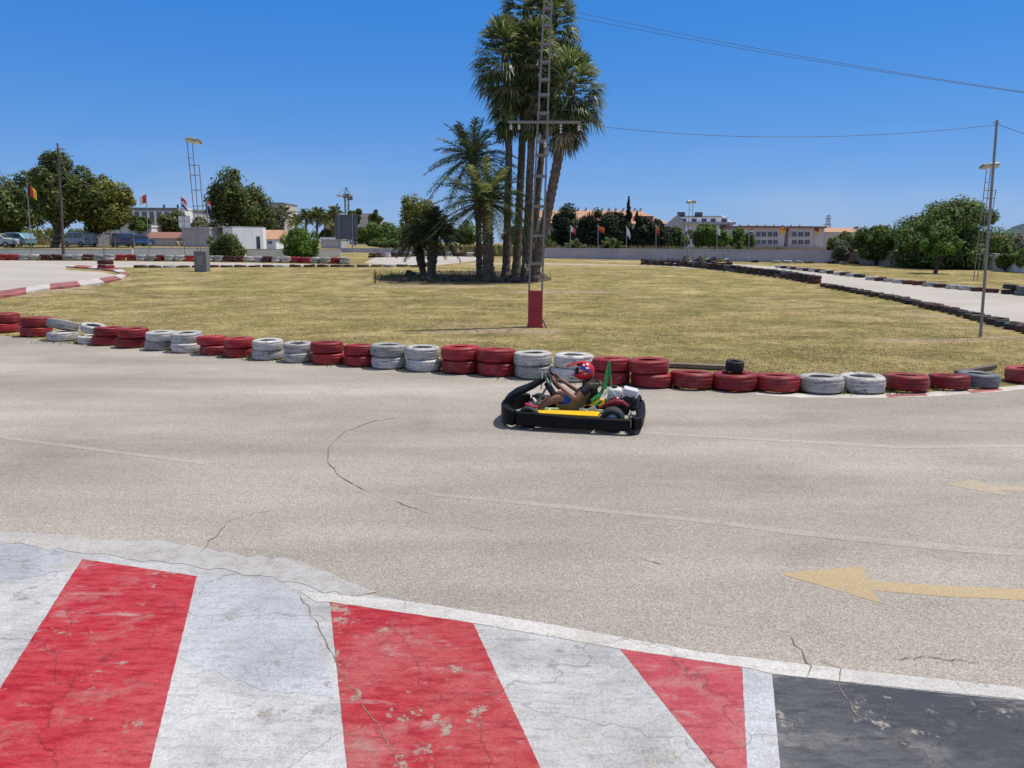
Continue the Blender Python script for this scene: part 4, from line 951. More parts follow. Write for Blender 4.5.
light_tower([(198, 254, 0), (201, 254, .3), (207, 254, 0)], [(187, 141, 0), (192.5, 143, .3), (199, 165, 0)], YL, [158, 165, 175, 190, 206, 222, 238], [(190, 140, .3), (197, 141.5, -.4)], 'tall lattice light tower standing on a grey box at the left', box=(196.5, 208.5, 251.5, 271.5), lw=.45, r=.024)
YR = at(974, 281).y
light_tower([(973.5, 282, 0), (977, 282, .3), (982, 272, .2)], [(986.5, 170, 0), (991, 168, .3), (996, 190, .2)], YR, [182, 190, 198, 212, 226, 240, 254], [(985, 166.5, .3), (994, 165.5, -.3)], 'lattice light tower behind the tall thin pole at the right', lw=.42, r=.022)
light_tower([(687, 258, 0), (692, 258, .3)], [(689.5, 203, 0), (693, 203, .3)], 58, [210, 222, 234, 246], [(689, 202, .3), (694, 202, -.3)], 'thin far light tower in front of the white dormered building', lw=.32, r=.02)
# lamp post on the left
a = G(63.6, 56); e = E('lamp_post', a); T(e, 'dark lamp post with a single head at the left', 'street lamp'); Yp = a.y
mb = MB(); mb.tube([(0, 0, -.1), P(61, 200, Yp) - a, P(57.5, 143, Yp) - a], [.10, .08, .055], 10); pl = mb.build('pole', M['darkpole'], e, smooth=True)
mb = MB(); rr = random.Random(2)
for y in (163, 168, 174, 180, 186, 192): q = P(58.2 + (y - 143) * .055, y, Yp) - a; mb.tube([q + Vector((-.2, 0, 0)), q + Vector((.2, 0, 0))], .012, 4)
mb.build('climbing_pegs', M['galv'], e)
mb = MB(); q = P(58, 149, Yp) - a; mb.tube([q + Vector((0, 0, -.05)), q + Vector((.15, 0, .0))], .03, 6); mb.box(q + Vector((.24, 0, .0)), (.42, .22, .12), Matrix.Rotation(R(8), 3, 'Y'), bev=.04); mb.build('lamp_head', M['lampgrey'], e)

# flags
def flag(px, Y, ytop, w, h, cols, label, tilt=0.0, vertical=False, side=1, r=.03, lean=0, ybase=None, mat='galv'):
    base = G(px, Y); e = E('flagpole', base); T(e, label, 'flag', 'flags round the circuit'); top = P(px + lean, ytop, Y) - base
    mb = MB(); mb.tube([(0, 0, -.05), top], r, 6); mb.sphere(top, r * 1.6, 8, 6); mb.build('pole', M[mat], e)
    mb = MB(); nx, nz = 14, 12; rr = random.Random(int(px)); ph = rr.uniform(0, 6); g = []
    for j in range(nz + 1):
        for i in range(nx + 1):
            u, v = i / nx, j / nz; x = side * w * u * .85; z = -v * h - u * u * tilt * h - .1 * h * u * math.sin(3 * v + ph); y = .16 * w * math.sin(u * 7 + v * 1.5 + ph) * u
            g.append(top + Vector((x, y, z - .05)))
    b = len(cols)
    for j in range(nz):
        for i in range(nx):
            mb.mi = (int(i * b / nx) if vertical else int(j * b / nz)) % b
            mb.add([g[j * (nx + 1) + i], g[j * (nx + 1) + i + 1], g[(j + 1) * (nx + 1) + i + 1], g[(j + 1) * (nx + 1) + i]], [(0, 1, 2, 3)])
    o = mb.build('flag', [M['f_' + c] for c in cols], e, smooth=True); s = o.modifiers.new('solidify', 'SOLIDIFY'); s.thickness = .01
FB = 55.5
flag(32, FB, 184, .62, .75, ['blk', 'red', 'yel'], 'drooping black red and yellow flag on a leaning pole at the far left', tilt=.5, lean=-5, vertical=True)
flag(149, 60, 194, .65, .62, ['red', 'wht'], 'red and white flag above the grey apartment block', tilt=.3, lean=-3, vertical=True, side=-1)
flag(185, 58, 197, .45, .65, ['red', 'wht', 'blu'], 'drooping red white and blue flag left of the lattice tower', tilt=.5, lean=-4)
flag(209, 62, 200, .35, .60, ['red', 'wht', 'blu'], 'drooping red white and blue flag right of the lattice tower', tilt=.5, lean=-2)
RF = 64
flag(570.5, RF, 226, .50, .42, ['wht', 'red'], 'white and red flag, leftmost before the dark conifers', tilt=.5, vertical=True)
flag(598, RF, 226, .60, .35, ['org', 'red'], 'orange red flag, second from left before the dark conifers', tilt=.5)
flag(626.5, RF, 227, .38, .60, ['wht', 'wht'], 'white drooping flag below the tall cypress spire', tilt=.7)
flag(656, RF, 226, .32, .5, ['org', 'red'], 'small orange flag at the right end of the conifer row', tilt=.3)
flag(685, RF, 227, .22, .5, ['wht', 'blu'], 'pale flag left of the thin far light tower', tilt=.3, mat='galv')
flag(717, RF, 227, .35, .5, ['wht', 'wht'], 'white flag in front of the dormered building', tilt=.5)
flag(749, RF, 228, .40, .36, ['red', 'wht', 'blu'], 'red white and blue flag at the left end of the long flat block', tilt=.1)
flag(786, RF, 227, .52, .42, ['org', 'yel'], 'orange and yellow flag against the middle of the long flat block', tilt=.1, side=-1)
flag(814, RF, 226.5, .46, .46, ['blk', 'red', 'yel'], 'black red and yellow flag at the right end of the long flat block', tilt=.3)
flag(858, 70, 226, .5, .3, ['red', 'wht'], 'small red and white flag above the umbrella shaped tree', tilt=.2, side=-1)

# ------------------------------------------------------------------ walls
def wall(pa, pb_, ha, hb, mat, label, th=.2, cope=True, name='boundary_wall'):
    a, b = pa, pb_; d = (b - a); d.z = 0; L = d.length; n = Vector((-d.y, d.x, 0)).normalized() * th / 2
    e = E(name, a); T(e, label, 'wall'); mb = MB(); q = []
    for p, h in ((a, ha), (b, hb)):
        for s in (-1, 1):
            for z in (-.3, h): q.append(p - a + n * s + Vector((0, 0, z)))
    mb.add(q, [(0, 1, 3, 2), (4, 6, 7, 5), (0, 4, 5, 1), (2, 3, 7, 6), (1, 5, 7, 3), (0, 2, 6, 4)]); mb.build('wall_body', mat, e)
    if cope:
        mb = MB(); q = []; m = n * 1.25
        for p, h in ((a, ha), (b, hb)):
            for s in (-1, 1):
                for z in (h + .002, h + .06): q.append(p - a + m * s + Vector((0, 0, z)))
        mb.add(q, [(0, 1, 3, 2), (4, 6, 7, 5), (0, 4, 5, 1), (2, 3, 7, 6), (1, 5, 7, 3), (0, 2, 6, 4)]); mb.build('coping', M['k_white'] if mat == M['wallwhite'] else mat, e)
    return e
wall(G(-60, 57), G(133, 58.5), .52, .55, M['wallwhite'], 'low white wall below the parked cars at the left')
wall(G(134, 60), G(228, 60.5), .62, .62, M['wallwhite'], 'low white wall between the parked cars and the white hut')
wall(G(247, 61), G(341, 62), .55, .55, M['wallwhite'], 'low white wall with post ends right of the hut')
wall(G(340, 74), G(560, 75), .35, .35, M['wallmauve'], 'low pale wall far behind the middle track')
wall(G(540, 63), G(843, 56.5), .74, .86, M['wallmauve'], 'long plain mauve grey wall across the right background')
wall(G(843, 57), G(905, 52), .85, .95, M['wallbeige'], 'beige wall behind the umbrella shaped tree')
wall(G(988, 49), G(1060, 43), .95, .95, M['bwhite'], 'white wall behind the bushes at the right edge')
# fence posts with wire on the left
e = E('wire_fence', G(60, 62)); T(e, 'thin wire fence on grey posts behind the low white wall', 'fence'); o0 = e.location
mb = MB()
for x in (69, 116, 128.5, 150, 167, 172, 205): pass
for x in (20, 44, 69, 92, 116, 134, 150, 172, 190, 212):
    g = G(x, 62); m = MB(); m.tube([g - o0, P(x - .6, 237, 62) - o0], .022, 6); m.build('post', M['galv'], e)
for zz in (.75, 1.1, 1.5): mb.tube([G(20, 62) - o0 + Vector((0, 0, zz)), G(212, 62) - o0 + Vector((0, 0, zz))], .006, 4)
mb.build('wires', M['galv'], e)

# ------------------------------------------------------------------ buildings
def hut():
    Y = 62; a = G(234, Y); e = E('white_hut', a); T(e, 'plain white flat roofed hut behind the dark ragged bush', 'hut')
    w = 21 * Y / F; h = 28 * Y / F; mb = MB(); q = [(0, 0), (w * 1.04, 2.0), (w - .7, 5.2), (-1.62, 2.6)]
    mb.prism([(x, y) for x, y in q], -.1, h, 'Z'); mb.build('wall', M['bwhite'], e)
    mb = MB(); mb.prism([(x * 1.02 - .03, y * 1.02 - .04) for x, y in q], h + .002, h + .09, 'Z'); mb.build('roof', M['bgrey'], e)
    mb = MB(); mb.box((w * .86 + .01, 1.64, h * .42), (.30, .04, 1.25), Matrix.Rotation(math.atan2(2.0, w * 1.04), 3, 'Z')); mb.build('window', M['glass'], e)
hut()
def win(e, x, z, w, h, y=-.03, glass=True, mat='bwhite'):
    mb = MB(); t = .04; mb.box((x, y, z + h / 2 + t / 2), (w + 2 * t, .06, t)); mb.box((x, y, z - h / 2 - t / 2), (w + 2 * t, .06, t)); mb.box((x - w / 2 - t / 2, y, z), (t, .06, h - .004)); mb.box((x + w / 2 + t / 2, y, z), (t, .06, h - .004)); mb.box((x, y, z), (t * .7, .05, h - .004))
    f = mb.build('window', M[mat], e); mb = MB(); mb.box((x, y + .024, z), (w - .004, .03, h - .004)); mb.build('pane', M['glass'], f)
def block(name, label, x0, x1, yt, Y, dep, wm, roofm=None, roof='flat', roofh=0.0, wins=(), over=.15, rz=0.0, extra=None):
    a = G(x0, Y); k = Y / F; w = (x1 - x0) * k; h = (P(x0, yt, Y) - a).z; e = E(name, a, rz); T(e, label, 'building')
    mb = MB(); mb.box((w / 2, dep / 2, h / 2 - .1), (w, dep, h + .2)); mb.build('wall', M[wm], e)
    mb = MB()
    if roof == 'flat': mb.box((w / 2, dep / 2, h + .126), (w + over, dep + over, .25))
    elif roof == 'gable':   # ridge along x
        mb.add([(-over, -over, h), (w + over, -over, h), (w + over, dep / 2, h + roofh), (-over, dep / 2, h + roofh), (w + over, dep + over, h), (-over, dep + over, h)], [(0, 1, 2, 3), (3, 2, 4, 5), (0, 3, 5), (1, 4, 2), (0, 5, 4, 1)])
    elif roof == 'hip':
        mb.add([(-over, -over, h), (w + over, -over, h), (w + over, dep + over, h), (-over, dep + over, h), (w * .12, dep / 2, h + roofh), (w * .88, dep / 2, h + roofh)], [(0, 1, 5, 4), (1, 2, 5), (2, 3, 4, 5), (3, 0, 4), (0, 3, 2, 1)])
    rf = mb.build('roof', M[roofm or wm], e)
    for (px0, px1, py0, py1) in wins:
        q0 = P(px0, py1, Y) - a; q1 = P(px1, py0, Y) - a; win(e, (q0.x + q1.x) / 2, (q0.z + q1.z) / 2, q1.x - q0.x, q1.z - q0.z)
    return e, w, h, rf, k
# grey apartment block, left
e, w, h, rf, k = block('apartment_block', 'long grey apartment block with dark recesses behind the left flags', 110, 183, 209, 130, 12, 'bgrey', 'roofgrey', over=.4, wins=[])
for i, px in enumerate((134, 141.5, 149, 156, 164, 171)):
    q = P(px, 218, 130) - e.location; mb = MB(); mb.box((q.x, -.15, q.z), (.32, .3, 2.2)); mb.build('pier', M['bwhite'], e)
for px in (137.5, 145, 152.5, 160, 167.5, 176):
    q = P(px, 217.5, 130) - e.location; mb = MB(); mb.box((q.x, -.02, q.z), (.85, .03, 1.6)); mb.build('recess_panel', M['roofgrey'], e)  # shade of the recesses put into the colour of flat panels
for px in (156, 170): q = P(px, 205, 130) - e.location; mb = MB(); mb.box((q.x, 3, h + .5), (.25, .25, .8)); mb.build('chimney', M['roofdark'], rf)
block('stair_tower', 'slim white tower at the right end of the grey apartment block', 181, 187, 209.5, 128, 3, 'bwhite')
block('flat_block', 'pale grey flat block between the lattice tower and the tall dark tree', 212, 224, 198, 150, 10, 'bgrey', wins=[(214, 217, 202, 205), (218, 221, 202, 205), (214, 217, 208, 211), (218, 221, 208, 211)])
# sheds behind the cars
e, w, h, rf, k = block('white_shed', 'long low white shed with a slanting left end behind the blue cars', 112, 152, 227, 100, 5, 'bwhite', 'bwhite')
for px in (120.5, 131, 141): q = P(px, 232, 100) - e.location; mb = MB(); mb.box((q.x, -.02, h / 2), (.05, .03, h)); mb.build('panel_joint', M['roofgrey'], e)
mb = MB(); mb.prism([(0, 0), (0, h), (-2.0, h * .55), (-2.0, 0)], .1, 4.8); mb.build('lean_to', M['bgrey'], e)
block('tiled_shed', 'low shed with a faded red tiled roof behind the blue car', 146, 176, 238, 97, 4, 'bgrey', 'tilered', 'gable', .75)
e, w, h, rf, k = block('carport', 'grey tin carport roof over the parked cars', 80, 97, 232.5, 94, 3, 'roofgrey', 'roofgrey')
e, w, h, rf, k = block('grey_lavender_shed', 'pale lavender grey shed behind the white panel sign', 183, 210, 229, 92, 4, 'wallmauve', 'wallmauve')
block('tiled_house', 'small house with orange tiled roof right of the white hut', 256, 276, 239, 84, 6, 'bwhite', 'tile', 'gable', 1.0, wins=[(260, 264, 241, 244), (268, 272, 241, 244)])
block('cream_block', 'cream block of flats right of the tall dark trees', 272, 285, 204, 145, 9, 'bcream', 'roofgrey', wins=[(277, 280, 209, 212), (277, 280, 217, 220), (277, 280, 225, 228), (281, 283, 217, 220)])
block('brick_house', 'reddish brick house left of the billboard', 325, 338, 217, 160, 8, 'bochre', 'tilered', wins=[(328, 331, 220, 223)])
block('distant_house', 'distant grey roofed house on the skyline left of centre', 350, 377, 217, 210, 12, 'bcream', 'roofdark', 'hip', 1.2)
block('white_shed', 'small white shed roof seen beyond the round bush', 321, 341, 239.5, 88, 3, 'bgrey', 'bwhite')
# long terracotta roofed building
Yb = 118
def longb():
    a = G(545, Yb); k = Yb / F; e = E('tiled_building', a); T(e, 'long building with orange tiled roof behind the dark conifers', 'building')
    def pt(x, y, dy=0): return P(x, y, Yb + dy) - a
    def faces(n, mat, polys):
        mb = MB()
        for p in polys: mb.add(p, [tuple(range(len(p)))])
        return mb.build(n, mat, e)
    mb = MB(); x0, x1 = pt(552, 222).x, pt(668, 222).x; hz = pt(600, 223).z; mb.box(((x0 + x1) / 2, 5, hz / 2), (x1 - x0, 10, hz)); mb.build('wall', M['bcream'], e)
    rz_ = pt(600, 209.0).z; ez = hz - .05; xa, xb = pt(558, 210).x, pt(646, 212).x
    mb = MB(); th = .15
    mb.add([(x0 - .2, -.4, ez), (x1 + .2, -.4, ez), (xb, 5, rz_), (xa - 1.6, 5, rz_), (x1 + .2, 10.4, ez), (x0 - .2, 10.4, ez)], [(0, 1, 2, 3), (3, 2, 4, 5), (1, 4, 2), (0, 3, 5), (0, 5, 4, 1)])
    rf = mb.build('roof', M['tile'], e)
    for px in (562, 570, 581, 589, 598, 606, 613, 620, 628, 640, 646): q = pt(px, 208); mb = MB(); mb.box((q.x, 5, rz_ + .1), (.28, .28, .5)); mb.box((q.x, 5, rz_ + .38), (.36, .36, .06)); mb.build('chimney', M['bcream'], rf)
    mb = MB(); g0 = pt(543, 224).x; mb.add([(g0, -.6, 0), (x0 + .9, -.6, 0), (x0 + .9, -.6, hz), (x0 + .6, 4, rz_ - .2), (g0, 4, hz - .3), (g0, -.6, hz - 1.2)], [(0, 1, 2, 3, 4, 5)]); s = mb.build('gable', M['bgrey'], e); md = s.modifiers.new('solidify', 'SOLIDIFY'); md.thickness = .2
    for px in (628, 640, 650): q0 = pt(px, 217.5); mb = MB(); mb.box((q0.x, 1.4, q0.z), (1.3, 1.4, .5)); mb.build('dormer', M['tilered'], rf)
longb()
block('tiled_house', 'orange tiled roof seen left of the pylon behind the palms', 528, 552, 220, 125, 6, 'bcream', 'tile', 'gable', 1.6, wins=[(535, 539, 223, 228), (542, 546, 223, 228)])
# white building with dark roof and dormers
def dormers():
    Y = 112; a = G(683, Y); e = E('dormered_building', a); T(e, 'white building with dark roof, dormer windows and slanting white gables', 'building')
    def pt(x, y): return P(x, y, Y) - a
    x0, x1 = 0, pt(733, 230).x; zr = pt(700, 215).z; ze = pt(700, 221.5).z; zb = pt(700, 224).z
    mb = MB(); mb.box((x1 / 2, 4, zb / 2), (x1, 8, zb)); mb.build('wall', M['bwhite'], e)
    mb = MB(); mb.add([(x0, .2, zb), (x1, .2, zb), (x1 - .9, 3.2, zr), (x0 - .6, 3.2, zr), (x1, 8, zb), (x0, 8, zb)], [(0, 1, 2, 3), (3, 2, 4, 5), (1, 4, 2), (0, 3, 5), (0, 5, 4, 1)]); rf = mb.build('roof', M['roofdark'], e)
    for px in (681.5, 692, 702, 711, 722):
        q = pt(px + 2.5, 220.5); mb = MB(); mb.box((q.x, 1.0, q.z), (1.25, 1.5, .85)); d = mb.build('dormer', M['bwhite'], e); mb = MB(); mb.box((q.x, .22, q.z), (.7, .04, .5)); mb.build('pane', M['glass'], d)
    mb = MB(); mb.box((x1 / 2, -.4, zb + .12), (x1 + .3, .9, .3)); mb.build('balcony_band', M['bgrey'], e)
    for px0, px1 in ((700, 706), (709, 716), (720, 727)): q0, q1 = pt(px0, 228), pt(px1, 228); mb = MB(); mb.box(((q0.x + q1.x) / 2, -.02, q0.z), (q1.x - q0.x, .05, .8)); mb.build('window', M['glass'], e)
    # left gable face running back
    g = [(-3.6, 0), (-3.6, zb - 1.0), (-1.0, zr + .1), (.0, ze - .2), (.0, 0)]
    mb = MB(); mb.prism(g, -.3, .0); mb.build('gable', M['wallmauve'], e)
    for (p, q) in (((-.6, 3.2, zr), (-.05, .2, zb)), ((x1 - .9, 3.2, zr), (x1 + .05, .2, zb))):
        mb = MB(); mb.tube([p, q], .12, 6); mb.build('fascia', M['bwhite'], e)
    for px in (686, 704): q = pt(px, 213.5); mb = MB(); mb.box((q.x, 3.2, zr + .25), (1.0, .6, .5)); mb.build('chimney', M['roofdark'], rf)
dormers()
# long flat block (school)
def school():
    Y = 104; a = G(738, Y); e = E('flat_block', a); T(e, 'long flat two storey block with rows of dark windows', 'building')
    def pt(x, y): return P(x, y, Y) - a
    X = lambda x: pt(x, 235).x
    zt = pt(780, 228).z
    for x0, x1, yo in ((738, 785, 0), (788.5, 824, 0)):
        mb = MB(); mb.box(((X(x0) + X(x1)) / 2, 5, zt / 2), (X(x1) - X(x0), 10, zt)); mb.build('wall', M['bcream'], e)
    mb = MB(); mb.box(((X(785) + X(788.5)) / 2, 5.8, zt / 2), (X(788.5) - X(785) - .02, 9, zt)); mb.build('link_wall', M['dkpanel'], e)
    mb = MB(); mb.box(((X(738) + X(824)) / 2, 5, zt + .128), (X(824) - X(738) + .3, 10.4, .25)); rf = mb.build('roof', M['tilered'], e)
    for (x0, x1) in ((756, 760.5), (761.5, 766), (767.5, 772), (773, 777.5), (792, 796.5), (798, 803), (804.5, 809.5)):
        for (y0, y1) in ((232, 236.5), (240, 244)):
            q0, q1 = pt(x0, y1), pt(x1, y0); win(e, (q0.x + q1.x) / 2, (q0.z + q1.z) / 2, q1.x - q0.x, q1.z - q0.z, mat='bgrey')
    mb = MB(); q = pt(780, 250); mb.box(((X(752) + X(824)) / 2, -1.1, q.z / 1), (X(824) - X(752), 2, pt(780, 247).z - pt(780, 253).z)); mb.build('ground_storey', M['bochre'], e)
    mb = MB(); q = pt(772, 250); mb.box((q.x, -2.13, q.z), (.55, .04, .6)); mb.build('door', M['roofdark'], e)
    mb = MB(); q = pt(793, 234); mb.box((q.x - .35, -.02, q.z), (.22, .05, .8)); mb.build('ochre_panel', M['bochre'], e)
    for px in range(744, 824, 9): q = pt(px, 226); mb = MB(); mb.box((q.x, 6, zt + .4), (.22, .22, .3)); mb.build('chimney', M['bcream'], rf)
school()
block('tiled_building', 'orange tiled roof behind the trees right of the long flat block', 824, 864, 232, 135, 8, 'bcream', 'tile', 'gable', .8)
block('cream_block', 'small cream roofed house behind the bushes at the right edge', 1004, 1060, 239, 140, 8, 'bcream', 'tilered', 'gable', .7)
# wooded hill on the right and low ridge
def hill(x0, x1, yt, Y, name, label, mat, seed):
    rr = random.Random(seed); a = P(x0, 245, Y); b = P(x1, 245, Y); n = 60; V = []; Fc = []; hm = (P((x0 + x1) / 2, yt, Y).z)
    for j in range(9):
        for i in range(n + 1):
            u = i / n; v = j / 8; x = a.x + (b.x - a.x) * u; prof = math.sin(PI * u) ** .7 * (1 + .12 * math.sin(9 * u + seed) + .05 * math.sin(31 * u)); z = 1.3 + (hm - 1.4) * prof * math.sin(PI * v) + rr.uniform(-1, 1) * (2 if 0 < j < 8 else 0)
            V.append((x, Y + (v - .5) * (b.x - a.x) * .6, z))
    for j in range(8):
        for i in range(n): k = j * (n + 1) + i; Fc.append((k, k + 1, k + n + 2, k + n + 1))
    me = rawmesh(name, V, Fc, mat); me.polygons.foreach_set('use_smooth', [True] * len(me.polygons)); T(link(name, me), label, kind='structure')
def hillmat():
    n = NT('wooded_hill'); w = n.world(); c = n.ramp(n.noise(w, .02, 8, .8), [(.35, (.045, .075, .075)), (.6, (.10, .14, .14))])  # distance haze is put into the colour as a blue green tint
    c = n.mix(n.ramp(n.vor(w, .03), [(.10, .9), (.16, 0.0)]), c, (.5, .47, .45)); return n.bsdf(c, .95, spec=.1)
hill(985, 1110, 218, 1500, 'hills', 'wooded hill tinted blue green for haze, with scattered houses at the right', hillmat(), 3)

# sign boards, crane, far pylon
def billboard():
    Y = 74; a = G(341, Y); e = E('billboard', a); T(e, 'large dark billboard seen from behind on two posts', 'billboard'); k = Y / F
    q0, q1 = P(335.5, 238, Y) - a, P(357, 213, Y) - a; mb = MB(); mb.box(((q0.x + q1.x) / 2, .06, (P(340, 227, Y) - a).z), (q1.x - q0.x, .06, 1.5 * k * 16 / 1), bev=.01)
    mb.build('panel', M['dkpanel'], e)
    mb = MB()
    for z in (0.0, .35, .65, 1.0): mb.box(((q0.x + q1.x) / 2, .0, (P(340, 238 - 23 * z, Y) - a).z), (q1.x - q0.x, .05, .04))
    mb.build('rails', M['steel'], e)
    for px in (339, 352.5): g = G(px, Y) - a; mb = MB(); mb.tube([g, P(px, 213, Y) - a + Vector((0, -.05, 0))], .05, 6); mb.build('post', M['galv'], e)
billboard()
def panelsign():
    Y = 61; a = G(184.5, Y); e = E('panel_sign', a); T(e, 'white panel sign on a single post left of the lattice tower', 'sign')
    c = P(184.5, 222, Y) - a; mb = MB(); mb.box(c, (.88, .05, .86), bev=.008); mb.build('panel', M['bwhite'], e); mb = MB()
    for dx in (-.44, 0, .44): mb.box(c + Vector((dx, -.035, 0)), (.03, .02, .9))
    for dz in (-.44, 0.05, .44): mb.box(c + Vector((0, -.036, dz)), (.9, .018, .03))
    mb.build('frame', M['galv'], e); mb = MB(); mb.tube([(0, .05, 0), c + Vector((0, .05, .4))], .03, 6); mb.build('post', M['galv'], e)
panelsign()
def crane():
    Y = 320; a = G(348, Y); e = E('tower_crane', a); T(e, 'distant tower crane rising above the billboard', 'crane')
    top = P(347.5, 187, Y) - a; h = top.z; w = .7; mb = MB()
    for sx in (-1, 1):
        for sy in (-1, 1): mb.tube([(sx * w, sy * w, 0), (sx * w, sy * w, h - 3)], .16, 4)
    z = 0
    while z < h - 5: mb.tube([(-w, -w, z), (w, -w, z + 2)], .1, 4); mb.tube([(w, -w, z + 2), (-w, -w, z + 4)], .1, 4); z += 4
    mb.tube([(-w, 0, h - 3), (0, 0, h)], .15, 4); mb.tube([(w, 0, h - 3), (0, 0, h)], .15, 4); mb.build('mast', M['boxgrey'], e)
    zj = (P(347, 196, Y) - a).z; mb = MB(); mb.box((0, 0, zj), (2.6, 2, 1.6)); mb.build('cabin', M['boxgrey'], e)
    xl = (P(338.5, 196, Y) - a).x; xr = (P(351.5, 196, Y) - a).x; mb = MB(); mb.tube([(xl, -3, zj), (xr, 1, zj)], .35, 4); mb.tube([(xl, -3, zj), (0, 0, h)], .08, 4); mb.tube([(xr, 1, zj), (0, 0, h)], .08, 4); mb.box((xr - .6, 1, zj - .8), (1.6, 1, 1.5)); mb.build('jib', M['boxgrey'], e)
crane()
def farpylon():
    Y = 190; a = G(826, Y); e = E('power_pylon', a); T(e, 'distant lattice power pylon right of the long flat block', 'pylon'); h = (P(827, 215, Y) - a).z; mb = MB()
    for sx in (-1, 1):
        for sy in (-1, 1): mb.tube([(sx * .9, sy * .9, 0), (sx * .2, sy * .2, h)], .07, 4)
    z = 0; 
    while z < h - 1: w = .9 - .7 * z / h; mb.tube([(-w, -w, z), (w, -w, z + 1)], .05, 4); mb.tube([(w, -w, z), (-w, -w, z + 1)], .05, 4); z += 1
    mb.build('mast', M['boxgrey'], e)
    for z in (h - .8, h - 2.2): mb = MB(); mb.tube([(-1.1, 0, z), (1.1, 0, z)], .06, 4); mb.build('crossarm', M['boxgrey'], e)
farpylon()

# ------------------------------------------------------------------ cars
def car(px, Y, L, Hh, colr, label, kind='hatch', face=-1, yaw=0.0):
    col = simple('car_paint', colr, .28, .1, .05, 2, spec=.6); g = G(px, Y); e = E('parked_car', g, yaw); T(e, label, 'car', 'cars parked behind the white wall')
    W = 1.72; s = face
    if kind == 'hatch': body = [(-.5, .22), (-.5, .52), (-.48, .60), (-.30, .66), (-.17, .96), (-.08, 1.0), (.22, 1.0), (.36, .92), (.46, .66), (.495, .60), (.5, .22)]; gl = [(-.27, .665), (-.155, .93), (-.06, .955), (.21, .955), (.33, .88), (.41, .67)]
    elif kind == 'van': body = [(-.5, .2), (-.5, .48), (-.45, .56), (-.36, .62), (-.26, .96), (-.18, 1.0), (.44, 1.0), (.48, .96), (.5, .6), (.5, .2)]; gl = [(-.335, .62), (-.245, .92), (.43, .94), (.46, .64)]
    bx = [(x * L * -s, z * Hh) for x, z in body]; gx = [(x * L * -s, z * Hh) for x, z in gl]
    mb = MB(); mb.prism(bx, -W / 2, W / 2); mb.build('body', col, e, bevel=.06)
    for y in (-1, 1): mb = MB(); mb.prism(gx, y * (W / 2 + .004) - .01, y * (W / 2 + .004) + .01); wn = mb.build('side_window', M['glass'], e)
    for y in (-1, 1): mb = MB(); mb.prism([((-.02) * L * -s, .64 * Hh), (.01 * L * -s, .64 * Hh), (.01 * L * -s, .97 * Hh), (-.02 * L * -s, .97 * Hh)], y * (W / 2 + .018) - .008, y * (W / 2 + .018) + .008); mb.build('door_pillar', col, e)
    a_, b_ = body[3], body[4]; mid = ((a_[0] + b_[0]) / 2 * L * -s, (a_[1] + b_[1]) / 2 * Hh); ln = math.hypot((b_[0] - a_[0]) * L, (b_[1] - a_[1]) * Hh); ang = math.atan2((b_[1] - a_[1]) * Hh, (b_[0] - a_[0]) * L * -s)
    mb = MB(); mb.box((mid[0] + math.sin(ang) * -.012 * -s, 0, mid[1] + .012), (ln * .8, W * .84, .02), Matrix.Rotation(-ang, 3, 'Y')); mb.build('windscreen', M['glass'], e)
    for x in (-.31, .31):
        for y in (-1, 1):
            Mx = Matrix.Translation((x * L * -s, y * (W / 2 - .08), .31)) @ Matrix.Rotation(PI / 2, 4, 'X')
            mb = MB(); mb.lathe([(.19, -.1), (.29, -.1), (.31, -.07), (.31, .07), (.29, .1), (.19, .1)], 20, True, Mx); t_ = mb.build('wheel', M['rubber'], e); mb = MB(); mb.lathe([(0, -.105), (.12, -.105), (.2, -.09), (.2, .09), (.12, .105), (0, .105)], 14, False, Mx); mb.build('rim', M['galv'], t_)
    for y in (-.6, .6): mb = MB(); mb.box((-.497 * L * -s, y, .50 * Hh), (.05, .3, .12), bev=.02); mb.build('headlight', M['porcelain'], e)
    for y in (-.65, .65): mb = MB(); mb.box((.497 * L * -s, y, .52 * Hh), (.05, .2, .16), bev=.02); mb.build('tail_light', M['red'], e)
    return e
car(-3, 84, 3.9, 1.42, (.50, .52, .56), 'silver car cut by the left edge of the picture', 'hatch', 1, .15)
car(16, 87, 4.0, 1.5, (.16, .32, .40), 'light teal blue car beside the silver one at the far left', 'hatch', -1, -.2)
car(81, 88, 3.7, 1.55, (.52, .53, .53), 'pale grey van parked under the forked trunk tree', 'van', -1, -.45)
car(123, 87, 3.6, 1.5, (.03, .05, .10), 'dark navy people carrier right of the grey van', 'van', -1, -.95)
car(139, 93, 3.2, 1.38, (.03, .10, .30), 'bright blue small car partly behind the dark people carrier', 'hatch', 1, .9)

